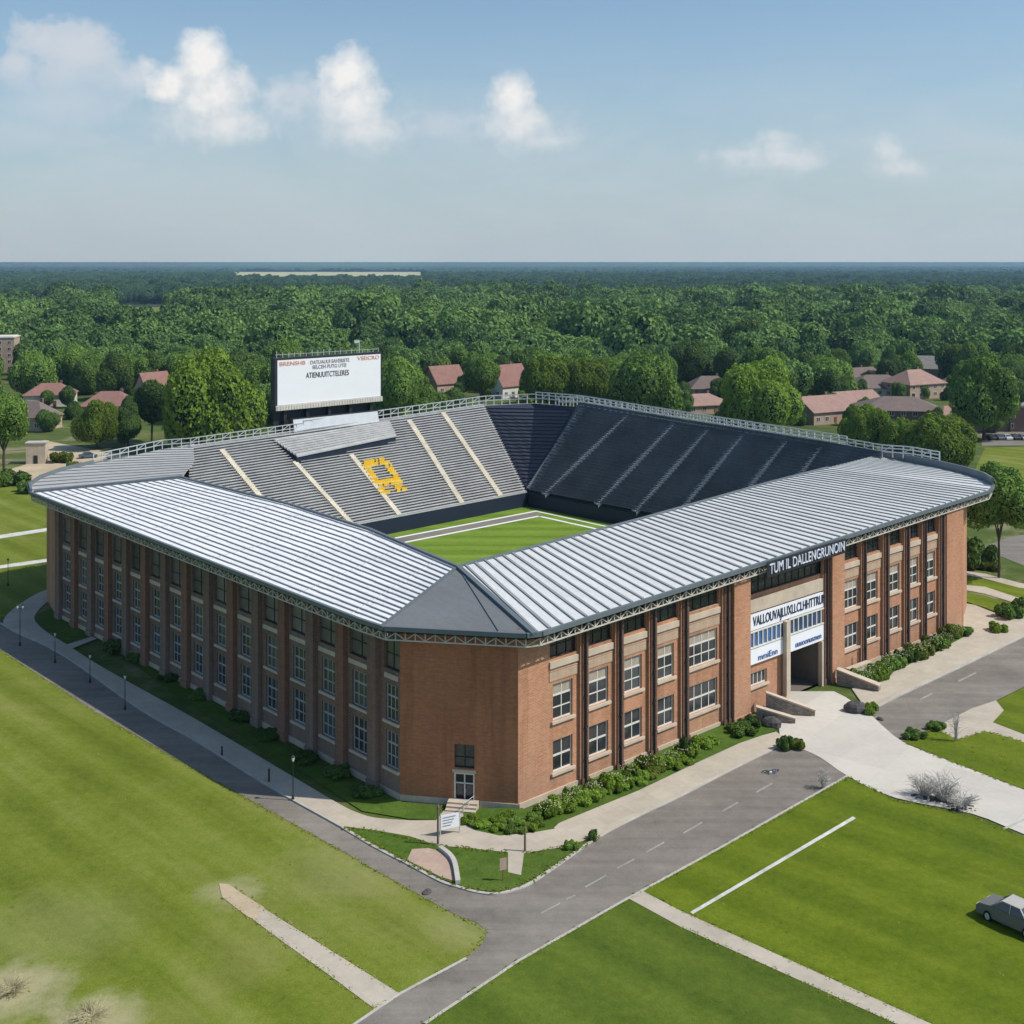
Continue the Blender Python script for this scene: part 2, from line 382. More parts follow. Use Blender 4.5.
M['rock'] = mat_plain('dark_rock', (0.085, 0.08, 0.08), 0.9, var=0.4, scale=1.5)
M['rubble'] = mat_brick('rough_stone_wall', (0.42, 0.35, 0.28), (0.24, 0.19, 0.16), (0.15, 0.13, 0.11), 0.3)
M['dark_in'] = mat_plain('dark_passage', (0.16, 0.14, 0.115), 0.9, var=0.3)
M['car_dark'] = mat_plain('dark_grey_car_paint', (0.035, 0.04, 0.05), 0.25, 0.3, var=0.08, spec=0.6)
M['car_grey'] = mat_plain('mid_grey_car_paint', (0.17, 0.165, 0.155), 0.4, 0.1, var=0.15)
M['car_pale'] = mat_plain('pale_car_roof', (0.42, 0.40, 0.37), 0.6, var=0.2)  # roof colour set paler than the grey body
M['car_blue'] = mat_plain('blue_grey_car_paint', (0.10, 0.15, 0.20), 0.25, 0.3, var=0.08, spec=0.6)
M['car_white'] = mat_plain('white_car_paint', (0.6, 0.6, 0.6), 0.25, 0.0, var=0.05, spec=0.6)
M['car_silver'] = mat_plain('silver_car_paint', (0.33, 0.34, 0.36), 0.3, 0.4, var=0.05, spec=0.6)
M['tyre'] = mat_plain('tyre_rubber', (0.02, 0.02, 0.02), 0.9)
M['lamp_glass'] = mat_plain('lamp_glass', (0.6, 0.6, 0.55), 0.3)
M['wood'] = mat_plain('reddish_post_wood', (0.22, 0.10, 0.06), 0.85)
M['post'] = mat_plain('brown_post', (0.16, 0.13, 0.10), 0.8)
M['clear_field'] = mat_plain('pale_clearing', (0.34, 0.36, 0.20), 0.95, var=0.25, scale=0.01)
M['canopy_far'] = None

# ------------------------------------------------------------------ camera, sun, world
cam = bpy.data.cameras.new('camera'); co = bpy.data.objects.new('camera', cam); C.objects.link(co)
co.location = (0, 0, CAM_H); co.rotation_euler = (R(90), 0, 0)
cam.sensor_width = 36; cam.lens = 36 * F / 1024
cam.shift_y = -(512 - HZ) / 1024
cam.clip_start = 1; cam.clip_end = 60000
S.camera = co
S.view_settings.view_transform = 'Standard'; S.view_settings.look = 'None'; S.view_settings.exposure = 0; S.view_settings.gamma = 1
S.cycles.use_denoising = True
S.cycles.max_bounces = 6; S.cycles.diffuse_bounces = 3; S.cycles.transparent_max_bounces = 4
TH = R(42.5)
UV = Matrix.Rotation(TH, 3, 'Z')
sun_dir = (UV @ Vector((8.3, -10.4, 15.2))).normalized()
sun = bpy.data.lights.new('sun', 'SUN'); so = bpy.data.objects.new('sun', sun); C.objects.link(so)
sun.energy = 4.3; sun.angle = R(0.5); sun.color = (1.0, 0.945, 0.86)
so.rotation_euler = sun_dir.to_track_quat('Z', 'Y').to_euler(); so.location = (0, 0, 200)
W = bpy.data.worlds.new('World'); S.world = W; W.use_nodes = True
nt = NT(W.node_tree)
sky = nt.n('ShaderNodeTexSky'); sky.sky_type = 'NISHITA'; sky.sun_disc = False
sky.sun_elevation = math.asin(sun_dir.z); sky.sun_rotation = math.atan2(sun_dir.x, sun_dir.y)
sky.air_density = 1.0; sky.dust_density = 1.2; sky.ozone_density = 1.2
SKY_STR = 0.120
tcw = nt.n('ShaderNodeTexCoord').outputs['Generated']
sp = nt.n('ShaderNodeSeparateXYZ'); nt.l(tcw, sp.inputs[0])
yy = nt.math('MAXIMUM', sp.outputs[1], 0.02)
gx = nt.math('DIVIDE', sp.outputs[0], yy); gz = nt.math('DIVIDE', sp.outputs[2], yy)
cv = nt.n('ShaderNodeCombineXYZ'); nt.l(gx, cv.inputs[0]); nt.l(gz, cv.inputs[1])
P2 = cv.outputs[0]
nA = nt.noise(P2, 24, 7, 0.62, 0.3); nB = nt.noise(P2, 75, 5, 0.6)
nW = nt.noise(nt.mapping(P2, scale=(1, 2.6, 1)), 6, 7, 0.62, 0.6)
def ell(cx, cy, rx, ry):
    ax, az = (cx - 512) / F, (HZ - cy) / F
    dx = nt.math('DIVIDE', nt.math('SUBTRACT', gx, ax), rx / F); dz = nt.math('DIVIDE', nt.math('SUBTRACT', gz, az), ry / F)
    return nt.math('SUBTRACT', 1.0, nt.math('SQRT', nt.math('ADD', nt.math('MULTIPLY', dx, dx), nt.math('MULTIPLY', dz, dz))))
def union(es, k=0.25):
    r = es[0]
    for e in es[1:]:
        o = nt.n('ShaderNodeMath', operation='SMOOTH_MAX'); nt.l(r, o.inputs[0]); nt.l(e, o.inputs[1]); o.inputs[2].default_value = k; r = o.outputs[0]
    return r
hard = union([ell(203, 62, 30.9, 38.3), ell(214, 96, 53.8, 43.4), ell(168, 86, 32.3, 25.5), ell(225, 128, 64.5, 28.0),
              ell(348, 76, 36.3, 38.3), ell(352, 108, 48.4, 40.8), ell(366, 132, 51.1, 28.0),
              ell(513, 98, 29.6, 30.7), ell(517, 126, 44.4, 33.2), ell(540, 142, 40.4, 15.3),
              ell(776, 150, 29.6, 25.5), ell(742, 155, 45.8, 12.8), ell(800, 162, 40.4, 15.3), ell(889, 153, 22.9, 23.0), ell(905, 168, 29.6, 14.0)], 0.34)
soft = union([ell(40, 40, 47.9, 26.9), ell(85, 52, 51.3, 33.6), ell(20, 66, 29.6, 29.1), ell(120, 80, 50.2, 33.6), ell(60, 80, 52.4, 31.4)], 0.3)
nz = nt.math('ADD', nt.math('MULTIPLY', nt.math('SUBTRACT', nA, 0.5), 1.25), nt.math('MULTIPLY', nt.math('SUBTRACT', nB, 0.5), 0.55))
dh = nt.math('ADD', nt.math('SUBTRACT', hard, 0.02), nt.math('MULTIPLY', nz, 0.88)); ds = nt.math('ADD', soft, nt.math('MULTIPLY', nz, 1.3))
ah = nt.ramp(dh, [(0.0, 0.0), (0.30, 0.62), (0.70, 1.0)])
as_ = nt.ramp(ds, [(0.0, 0.0), (0.40, 0.75), (0.85, 1.0)])
# bases dissolve into the haze
fade = nt.ramp(nt.math('MULTIPLY', gz, 1.0), [((HZ-160)/F, 0.12), ((HZ-135)/F, 0.70), ((HZ-95)/F, 1.0)])
ah = nt.math('MULTIPLY', ah, nt.math('MAXIMUM', fade, nt.math('MULTIPLY', nt.ramp(gx, [(0.45, 0.0), (0.55, 0.0)]), 1.0)))
right = nt.ramp(gx, [(0.12, 0.0), (0.16, 0.62)])
ah = nt.math('MAXIMUM', ah, nt.math('MULTIPLY', nt.ramp(dh, [(0.05, 0.0), (0.6, 0.85)]), right))
fs = nt.ramp(gz, [((HZ-130)/F, 0.0), ((HZ-60)/F, 1.0)])
as_ = nt.math('MULTIPLY', as_, fs)
# thin veil of haze cloud low in the sky
band = nt.math('MULTIPLY', nt.ramp(gz, [(0.0, 0.35), (0.045, 0.7), (0.10, 0.9), (0.165, 0.12), (0.20, 0.0)]), nt.ramp(nW, [(0.40, 0.0), (0.72, 0.55)]))
halo = union([ell(205, 118, 95, 48), ell(358, 128, 75, 38), ell(300, 100, 60, 30), ell(440, 125, 60, 24), ell(525, 132, 75, 34), ell(70, 100, 90, 50), ell(770, 158, 80, 24), ell(895, 168, 55, 20)], 0.3)
hh = nt.math('ADD', halo, nt.math('MULTIPLY', nz, 1.1))
band = nt.math('MAXIMUM', band, nt.ramp(hh, [(0.0, 0.0), (0.75, 0.58)]))
al = nt.math('MAXIMUM', nt.math('MAXIMUM', ah, as_), band)
al = nt.math('MULTIPLY', al, nt.ramp(sp.outputs[1], [(0.05, 0.0), (0.15, 1.0)]))
shade = nt.math('ADD', nt.math('MULTIPLY', dh, 0.55), nt.math('MULTIPLY', nt.math('SUBTRACT', gz, 0.08), 5.0))
shade = nt.math('ADD', shade, nt.math('MULTIPLY', nt.math('SUBTRACT', nB, 0.5), 0.8))
K = 1.0 / SKY_STR
ccol = nt.ramp(shade, [(0.0, (0.60, 0.66, 0.73)), (0.35, (0.74, 0.77, 0.80)), (0.8, (0.90, 0.90, 0.90))])
cs = nt.n('ShaderNodeVectorMath', operation='SCALE'); nt.l(ccol, cs.inputs[0]); cs.inputs['Scale'].default_value = K
# summer haze: the lower sky pales towards the horizon
hz = nt.ramp(sp.outputs[2], [(0.0, 0.85), (0.06, 0.62), (0.13, 0.33), (0.22, 0.12), (0.5, 0.0)])
hcol = nt.n('ShaderNodeVectorMath', operation='SCALE'); hcol.inputs[0].default_value = (0.475, 0.565, 0.640); hcol.inputs['Scale'].default_value = K
tint = nt.mix(1.0, sky.outputs[0], (0.80, 0.985, 1.08), 'MULTIPLY')
skyc = nt.mix(hz, tint, hcol.outputs[0])
bg = nt.n('ShaderNodeBackground'); bg.inputs[1].default_value = SKY_STR
nt.l(nt.mix(al, skyc, cs.outputs[0]), bg.inputs[0])
ow = nt.n('ShaderNodeOutputWorld'); nt.l(bg.outputs[0], ow.inputs[0])

# ------------------------------------------------------------------ ground, roads, paths
def sheet(name, px, mat, z, kind='structure', skirt=0.0):
    pts = [at(*p) for p in px]
    m = MB()
    if skirt: m.prism([(p.x, p.y) for p in pts], z - skirt, z)
    else: m.poly(pts, z)
    return tag(m.build(name, mat), kind=kind)

def kerb(name, px, w=0.28, h=0.15, mat='kerb', base=0.0):
    pts = [at(*p) for p in px]; m = MB()
    for a, b in zip(pts, pts[1:]):
        m.bar(Vector((a.x, a.y, base + h/2)), Vector((b.x, b.y, base + h/2)), w, h)
    return tag(m.build(name, M[mat]), kind='structure')

g = MB()
xs = [-30000, -8000, -2500, -900, -300, -120, -40, 40, 120, 300, 900, 2500, 8000, 30000]
ys = [-300, -40, 40, 90, 140, 200, 320, 700, 1500, 3000, 7000, 15000, 45000]
for i in range(len(xs)-1):
    for j in range(len(ys)-1):
        g.face([(xs[i], ys[j], 0), (xs[i+1], ys[j], 0), (xs[i+1], ys[j+1], 0), (xs[i], ys[j+1], 0)])
tag(g.build('ground', M['grass_far']), kind='structure')

tag_l = [(-700, 900), (-160, 560), (-60, 604), (0, 650), (95, 712), (200, 773), (313, 835), (422, 897), (455, 915), (478, 924), (487, 932), (483, 944), (466, 959), (399, 995), (353, 1026), (240, 1110), (150, 1220), (-500, 1220)]
sheet('lawn', tag_l, M['grass_left'], 0.03)
sheet('lawn', [(-260, 520), (-60, 482), (60, 482), (64, 600), (20, 612), (-10, 620), (-160, 556)], M['grass_left'], 0.02)
up = smooth_line([(-60,590,0),(2,625,0),(65,657,0),(140,710,0),(200,744,0),(270,788,0),(343,829,0),(375,848,0),(408,865,0),(440,882,0),(458,888,0),(476,893,0),(496,895,0),(514,891,0),(531,884,0),(562,863,0),(598,838,0),(640,816,0),(680,797,0),(730,771,0),(777,748,0)], 4)
road_px = [tuple(p[:2]) for p in up] + [(868,712),(898,697),(960,668),(1024,637),(1140,585),(1140,636),(1024,687),(996,701),(928,730),(902,743),(848,776),(720,849),(620,904),(519,962),(425,1025),(330,1110),(200,1110),(240,1105),(353,1026),(399,995),(466,959),(483,944),(487,932),(478,924),(455,915),(422,897),(313,835),(200,773),(95,712),(0,650),(-60,604)]
sheet('road', road_px, M['asphalt'], 0.05)
# the lawn on the right of the road, and the two by the forecourt
sheet('lawn', [(425,1026),(519,963),(620,905),(720,850),(848,778),(895,801),(972,817),(1024,838),(1160,900),(1400,1000),(1700,1220),(150,1220)], M['grass_right'], 0.09, skirt=0.08)
sheet('lawn', [(904,743),(915,735),(935,729),(958,741),(985,732),(1024,743),(1100,772),(1100,826),(1024,790),(935,756)], M['grass_right'], 0.10, skirt=0.09)
sheet('lawn', [(993,723),(1004,711),(997,702),(1024,688),(1110,650),(1110,768),(1024,735)], M['grass_right'], 0.10, skirt=0.09)
sheet('path', [(932,729),(972,709),(996,701),(1005,711),(993,723),(1024,735),(1110,768),(1110,776),(1024,743),(985,732),(958,741)], M['slab'], 0.08)
sheet('path', [(627,899),(642,892),(680,912),(930,1025),(1140,1120),(1080,1120),(895,1025),(680,928)], M['slab'], 0.12)
sheet('path', [(228,887),(233,888),(262,908),(324,947),(399,994),(375,1010),(324,972),(285,944),(250,918),(223,897)], M['slab'], 0.06)
sheet('bare_patch', [(219,884),(229,885),(240,893),(264,908),(256,921),(247,917),(222,898)], M['dirt'], 0.065)
sheet('lawn', [(425,1026),(519,963),(620,905),(627,899.5),(680,928.5),(895,1025.5),(1080,1121),(1080,1220),(150,1220)], M['grass_deep'], 0.105)
# white lines
sheet('lawn_marking', [(690,913.5),(853,817.5),(856,819.5),(693,915.5)], M['paint'], 0.115)
sheet('field_marking', [(-60,543.5),(0,535.2),(54,527.2),(54,530.4),(0,538.8),(-60,547.5)], M['paint'], 0.05)
sheet('field_marking', [(-60,576),(0,565.5),(54,558),(54,561.2),(0,568.8),(-60,580)], M['paint'], 0.05)
for a, b in (((541,914),(560,904)),((566,900),(575,896)),((585,888),(606,876)),((617,869),(634,860)),((646,853),(664,843)),((683,834),(702,823)),((722,812),(738,803)),((756,793),(772,784)),((920,700),(932,694)),((958,682),(976,673))):
    sheet('road_marking', [(a[0],a[1]-.8),(b[0],b[1]-.8),(b[0]+.4,b[1]+.8),(a[0]+.4,a[1]+.8)], M['worn_paint'], 0.07)
# raised footpath along the shaded side, round the corner and up to the forecourt
inner = smooth_line([(56,599,0),(46,604,0),(37,613,0),(35,622,0),(48,634,0),(66,645,0),(95,664,0),(130,684,0),(200,723,0),(296,780,0),(340,806,0),(362,816,0),(380,820,0),(410,822,0)], 3)
outer = smooth_line([(56,588,0),(38,594,0),(20,605,0),(5,618,0),(6,628,0),(30,640,0),(65,656,0),(140,709,0),(200,743,0),(270,787,0),(343,828,0)], 3)
walk = [tuple(p[:2]) for p in outer] + [(352,829),(376,832),(410,838),(437,847),(470,850),(508,854),(508,874),(521,877),(524,855),(560,849),(585,842),(598,838),(640,815.5),(680,796.5),(730,770.5),(777,747.5),(783,738),(776,733),(740,743),(692,765),(640,790),(562,822),(553,830),(531,833),(500,836),(475,831),(466,823),(470,813),(457,812),(444,812),(436,822)] + [tuple(p[:2]) for p in inner[::-1]]
sheet('footpath', walk, M['slab'], 0.16, skirt=0.16)
sheet('footpath', [(852,690),(868,713),(898,697.5),(960,668.5),(1024,637.5),(1140,585),(1140,570),(1024,612),(1005,618),(990,612),(975,606),(963,604),(958,640),(940,652),(900,668)], M['slab'], 0.16, skirt=0.16)
sheet('footpath', [(66,646),(92,638),(97,640),(72,650)], M['slab'], 0.19)
# lawns of the corner
sheet('lawn', [(343.5,828.5),(352,827.5),(376,830),(410,836),(437,845),(470,848),(510,852),(510,872),(519,875),(522,853),(560,846.5),(585,839.5),(597,837),(562,862),(531,883),(514,889.5),(496,893.5),(476,891.5),(458,886.5),(440,880),(408,863.5),(375,846.5)], M['grass_bed'], 0.14, skirt=0.13)
sheet('lawn', [(462,813),(466,824),(475,832),(500,837.5),(531,834.5),(555,830.5),(545,817),(530,814),(519,808)], M['grass_bed'], 0.17)
sheet('lawn', [(536,811),(600,775),(690,738),(740,718),(778,731.5),(740,744.5),(692,766.5),(640,791.5),(562,823.5),(551,829)], M['grass_bed'], 0.172)
sheet('lawn', [(860,688),(962,628),(968,636),(930,656),(875,682)], M['grass_bed'], 0.172)
sheet('lawn', [(964,576),(1000,583),(1040,592),(1040,602),(1000,596),(964,584)], M['grass_right'], 0.05)
sheet('lawn', [(963,594),(985,597),(1012,607),(1022,612),(1005,617),(985,609),(963,602)], M['grass_right'], 0.21)
sheet('path', [(963,571),(985,574),(1019,583),(1060,590),(1060,594),(1019,588),(985,579),(963,575)], M['slab'], 0.06)
sheet('path', [(963,585),(985,587),(1024,600),(1060,608),(1060,614),(1024,606),(985,594),(963,590)], M['slab'], 0.06)
sheet('parking_lot', [(984,547),(1010,537),(1060,530),(1140,530),(1140,580),(1024,566),(1002,557),(988,557)], M['asphalt'], 0.05)
sheet('lawn', [(975,470),(985,448),(1060,446),(1100,480),(1060,500),(1000,500)], M['grass_left'], 0.04)
sheet('parking_lot', [(980,432),(1060,430),(1060,445),(982,446)], M['asphalt'], 0.05)
sheet('lawn', [(56,606),(40,614),(38,622),(66,643),(95,638),(200,712),(300,772),(362,812),(410,820),(436,821),(444,812),(402,803),(300,760),(120,640)], M['grass_bed'], 0.10)
sheet('brick_paving', [(412,851),(428,850),(445,854),(454,868),(457,884),(440,878.5),(407,862)], M['brickpave'], 0.17)
sheet('bare_ground', [(-40,484),(28,464),(44,440),(62,444),(110,452),(150,458),(130,466),(95,472),(55,486)], M['dirt'], 0.03)
pz = [tuple(p[:2]) for p in smooth_line([(1140,880,0),(1024,835,0),(972,814.5,0),(895,798.5,0),(848,777,0),(820,758,0),(797,748,0),(783,744,0),(779,728,0),(779,692,0)], 3)] + [(834,692)] + [tuple(p[:2]) for p in smooth_line([(846,698,0),(868,713,0),(882,726,0),(902,742,0),(935,756,0),(1024,790.5,0),(1140,836,0)], 3)]
sheet('forecourt', pz, M['plaza'], 0.085, skirt=0.03)
sheet('forecourt_joint', [(1003,829),(1040,812),(1042,813.5),(1005,830.5)], M['kerb'], 0.10)
# kerbs
kerb('kerb', [p[:2] for p in up[24:]])
kerb('kerb', [p[:2] for p in up[:25]], 0.22, 0.19)
kerb('kerb', [(868,712.5),(898,697),(960,668),(1024,637),(1140,585)], 0.25, 0.19)
kerb('kerb', [(425,1025),(519,962),(620,904),(720,849),(848,776.5)], 0.22, 0.13)
kerb('kerb', [(399,995),(353,1026),(240,1110)], 0.2, 0.09)
kerb('kerb', [(466,959),(399,995)], 0.2, 0.09)
kerb('kerb', [tuple(p[:2]) for p in smooth_line([(440,851,0),(450,859,0),(455,868,0),(458,886,0)],3)], 0.4, 0.45)

# ------------------------------------------------------------------ the stadium
# local frame: u runs along the sunlit front, v along the shaded side, origin at the sharp brick corner
SO = Vector((0.55, 111.1, 0))
stadium = empty('stadium', SO, TH)
tag(stadium, 'brick football stadium with pale ribbed roofs, open stands and arched gateway bay', 'stadium')
def loc3(px, py, z):
    p = at(px, py, z) - SO
    c, s_ = math.cos(TH), math.sin(TH)
    return Vector((p.x*c + p.y*s_, -p.x*s_ + p.y*c, z))
def uv2w(u, v, z=0): return SO + UV @ Vector((u, v, z))

def wall(name, L, top0, top1, holes, mats, loc, rz, depth=0.4, gaps=(), parent=None):
    """wall in its own x-z plane (outside at y=0, inward +y) with real openings and reveals"""
    xs = sorted({0.0, L} | {h[0] for h in holes} | {h[1] for h in holes})
    zs = sorted({0.0} | {h[2] for h in holes} | {h[3] for h in holes})
    m = MB()
    def top(x): return top0 + (top1-top0)*x/L
    for i in range(len(xs)-1):
        a, b = xs[i], xs[i+1]
        for j in range(len(zs)):
            c = zs[j]; last = j == len(zs)-1
            d = None if last else zs[j+1]
            mx = (a+b)/2; mz = c+0.01 if last else (c+d)/2
            if any(h[0]-1e-4 <= mx <= h[1]+1e-4 and h[2] < mz < h[3] for h in holes): continue
            if last: m.face([(a,0,c),(b,0,c),(b,0,top(b)),(a,0,top(a))])
            else: m.face([(a,0,c),(b,0,c),(b,0,d),(a,0,d)])
    for (a, b, c, d) in holes:
        m.face([(a,0,c),(a,depth,c),(a,depth,d),(a,0,d)]); m.face([(b,0,c),(b,0,d),(b,depth,d),(b,depth,c)])
        m.face([(a,0,d),(a,depth,d),(b,depth,d),(b,0,d)]); m.face([(a,0,c),(b,0,c),(b,depth,c),(a,depth,c)])
    return m.build(name, mats, parent or stadium, loc, rz)

_win = {}
def window_proto(w, h, cols, rows, kind):
    key = (round(w,2), round(h,2), cols, rows, kind)
    if key in _win: return _win[key]
    fr = MB(); t = 0.14
    fr.box(0, w, -0.02, 0.12, 0, t); fr.box(0, w, -0.02, 0.12, h-t, h); fr.box(0, t, -0.02, 0.12, t, h-t); fr.box(w-t, w, -0.02, 0.12, t, h-t)
    for k in range(1, cols):
        x = w*k/cols; fr.box(x-0.05, x+0.05, 0.0, 0.09, t, h-t)
    for k in range(1, rows):
        z = h*k/rows; q = 0.09 if (rows == 3 and k == 2) or rows == 2 else 0.05
        fr.box(t, w-t, -0.005, 0.095, z-q, z+q)
    pn = MB(); pn.box(t*0.6, w-t*0.6, 0.04, 0.07, t*0.6, h-t*0.6)
    si = MB(); si.box(-0.25, w+0.25, -0.22, 0.10, -0.26, -0.003)
    bl = MB(); z0 = h*0.64; bl.box(t, w-t, 0.031, 0.038, z0, h-t)
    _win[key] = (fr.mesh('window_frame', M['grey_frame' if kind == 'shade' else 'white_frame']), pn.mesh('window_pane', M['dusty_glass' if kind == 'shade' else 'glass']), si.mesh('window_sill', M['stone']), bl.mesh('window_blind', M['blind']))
    return _win[key]

def add_window(fac, x, z, w, h, cols=2, rows=3, blind=False, sill=True, kind='std'):
    """window part (frame) with pane, sill and blind as sub-parts; fac = (loc, rz) of the facade"""
    fr, pn, si, bl = window_proto(w, h, cols, rows, kind)
    loc, rz = fac
    p = Vector(loc) + Matrix.Rotation(rz, 3, 'Z') @ Vector((x, 0.2, z))
    o = link('window', fr, stadium, p, rz)
    link('pane', pn, o)
    if sill: link('sill', si, o, (0, -0.2, 0))
    if blind: link('blind', bl, o)
    return o

def attic(fac, x, z0, w, h, name='attic_window', glass='attic_glass'):
    m = MB(); loc, rz = fac
    m.box(0, w, 0.10, 0.14, 0, h)
    p = Vector(loc) + Matrix.Rotation(rz, 3, 'Z') @ Vector((x, 0.2, z0))
    o = m.build(name, M[glass], stadium, p, rz)
    f = MB(); n = max(2, int(w/1.2))
    for k in range(1, n): f.box(w*k/n-0.04, w*k/n+0.04, 0.03, 0.095, 0.0, h)
    f.box(0, w, 0.03, 0.095, 0, 0.12); f.box(0, w, 0.025, 0.096, h*0.42, h*0.42+0.07)
    f.build('mullion', M['steel_dark'], o)
    return o

def put(name, mb, mat, fac, x=0, z=0, y=0, parent=None):
    loc, rz = fac
    p = Vector(loc) + Matrix.Rotation(rz, 3, 'Z') @ Vector((x, y, z))
    return mb.build(name, M[mat] if isinstance(mat, str) else mat, parent or stadium, p, rz)

# ---- sunlit front: s = u
FR = ((0, 0, 0), 0.0)
LF = 82.5
def dz(u): return 1.35*u/80.0
def ftop(u): return 15.5 + 1.6*u/LF
bays = [(3.9, 7.8, 2.6, 2), (8.8, 12.7, 2.7, 2), (13.8, 17.7, 2.6, 2), (18.8, 22.7, 2.55, 2), (23.9, 29.5, 4.9, 4),
        (52.7, 57.0, 4.0, 4), (58.1, 62.0, 2.6, 2), (63.4, 67.1, 2.6, 2), (68.4, 71.6, 2.4, 2), (72.7, 76.0, 2.4, 2)]
holes = []; wins = []
for i, (a, b, w, c) in enumerate(bays):
    o = dz((a+b)/2); x = a + (b-a-w)*(0.42)
    for (z0, z1) in ((2.0, 5.0), (6.85, 10.3)):
        holes.append((x, x+w, z0+o, z1+o)); wins.append((x, z0+o, w, z1-z0, c, z0 > 4))
    holes.append((a+0.12, b-0.12, 12.75+o, 15.3+o))
# gateway bay: opening, small window on its left and the big glazed bay above
GA, GB = 34.0, 49.9
holes += [(41.1, 48.6, 0.0, 5.3), (35.0, 38.0, 2.9, 4.4), (34.2, 49.7, 12.4+dz(42), 15.3+dz(42))]
wall('brick_wall', LF, ftop(0), ftop(LF), holes, M['brick'], *FR, depth=0.42)
for (x, z, w, h, c, bl) in wins: add_window(FR, x, z, w, h, c, 3 if bl else 2, bl)
add_window(FR, 35.0, 2.9, 3.0, 1.5, 4, 1)
for i, (a, b, w, c) in enumerate(bays):
    o = dz((a+b)/2)
    attic(FR, a+0.12, 12.75+o, b-a-0.24, 2.55)
    m = MB(); m.box(0, b-a-0.1, -0.16, -0.003, 0, 0.62); put('cream_band', m, 'stone', FR, a+0.05, 11.85+o)
    m = MB(); m.box(0, b-a-0.1, -0.06, -0.004, 0, 1.0); m.box(0, b-a-0.1, -0.10, -0.061, 0.93, 1.0); put('spandrel', m, 'tan', FR, a+0.05, 10.62+o)
attic(FR, 34.2, 12.4+dz(42), 15.5, 2.9)
# dark brick piers with a steel downpipe each
pier_c = [(7.8, 8.8), (12.7, 13.8), (17.7, 18.8), (22.7, 23.9), (29.6, 31.1), (48.65, 50.0), (57.0, 58.1), (62.0, 63.4), (67.1, 68.4), (71.6, 72.7), (76.0, 77.6)]
for a, b in pier_c:
    m = MB(); m.box(0, b-a-0.2, -0.42, -0.003, 0, ftop(a)-0.35); m.box(-0.12, b-a-0.08, -0.5, -0.004, 0, 0.7)
    p = put('pier', m, 'pier', FR, a+0.2)
    d = MB(); d.tube([((b-a)*0.35, -0.55, 0.3), ((b-a)*0.35, -0.55, ftop(a)-0.6)], 0.09, 6)
    for z in (2.5, 5.5, 8.5, 11.5): d.box((b-a)*0.35-0.16, (b-a)*0.35+0.16, -0.62, -0.423, z, z+0.14)
    d.build('downpipe', M['steel_dark'], p)
    q = MB(); q.box(0, 0.2, -0.30, -0.003, 0, ftop(a)-0.5); put('pier', q, 'brick', FR, a)
for a, b in ((31.1, 34.0), (50.0, 52.6)):
    m = MB(); m.box(0, b-a, -0.75, -0.003, 0, ftop(a)-0.3); m.box(-0.05, b-a+0.05, -0.82, -0.004, 0, 0.6)
    put('pier', m, 'brick', FR, a)
m = MB(); m.box(0, 4.6, -0.5, -0.003, 0, ftop(80)-0.3); put('pier', m, 'brick', FR, 77.7)
for xa, xb in ((0.06, 31.0), (52.6, 77.6)):
    m = MB(); m.box(0, xb-xa, -0.14, -0.002, 0, 0.55); put('plinth', m, 'stone', FR, xa)
# white glazed gateway bay
o = 0.0
m = MB(); m.box(0, 15.7, -0.30, -0.05, 11.2, 12.6); put('cream_band', m, 'stone', FR, 34.1)
def text_mesh(body, size, mat, depth=0.03, width=None):
    cu = bpy.data.curves.new('lettering', 'FONT'); cu.body = body; cu.size = size; cu.extrude = depth; cu.align_x = 'CENTER'; cu.align_y = 'CENTER'
    ob = bpy.data.objects.new('lettering', cu); C.objects.link(ob)
    bpy.context.view_layer.update()
    me = bpy.data.meshes.new_from_object(ob.evaluated_get(bpy.context.evaluated_depsgraph_get()))
    bpy.data.objects.remove(ob); bpy.data.curves.remove(cu)
    me.name = 'lettering'; me.materials.clear(); me.materials.append(M[mat])
    if width:
        x = [v.co.x for v in me.vertices]; k = width/(max(x)-min(x))
        for v in me.vertices: v.co.x *= k
    # stand it up: text x-y plane to x-z plane, facing -y
    me.transform(Matrix.Rotation(R(90), 4, 'X'))
    return me
def letters(body, size, mat, x, y, z, parent, width=None, rz=0.0, depth=0.03):
    return link('lettering', text_mesh(body, size, mat, depth, width), parent, (x, y, z), rz)

m = MB(); m.box(0, 15.6, -0.30, -0.05, 9.25, 11.0); pan = put('letter_panel', m, 'banner', FR, 34.2)
letters('VALLOUVAJLUXLLCLHHTTRUN', 1.5, 'navy_letter', 7.95, -0.34, 10.15, pan, 14.2)
for (xa, xb, n) in ((34.3, 41.0, 8), (41.8, 49.2, 8)):
    W_ = xb-xa
    fr = MB(); fr.box(0, W_, -0.36, -0.06, 0, 0.16); fr.box(0, W_, -0.36, -0.06, 1.74, 1.9)
    for k in range(n+1):
        x = min(max(W_*k/n, 0.07), W_-0.07); fr.box(x-0.07, x+0.07, -0.34, -0.07, 0.16, 1.74)
    w = put('window', fr, 'white_frame', FR, xa, 7.25)
    pn = MB(); pn.box(0.02, W_-0.02, -0.22, -0.18, 0.1, 1.8); pn.build('pane', M['blue_glass'], w)
for (xa, xb, z0, z1, txt, wd) in ((34.3, 40.9, 5.5, 7.15, 'mmiEnn', 3.6), (41.7, 49.3, 5.35, 7.15, 'uuuoonusmen', 5.2)):
    m = MB(); m.box(0, xb-xa, -0.32, -0.06, z0, z1); b = put('banner', m, 'banner', FR, xa)
    letters(txt, 0.95, 'blue_letter', (xb-xa)*0.52, -0.35, (z0+z1)/2-0.28, b, wd)
m = MB(); m.box(0, 0.75, -0.85, -0.33, 0, 9.2); m.box(-0.12, 0.87, -0.92, -0.29, 0, 0.8); put('gate_column', m, 'stone', FR, 40.6)
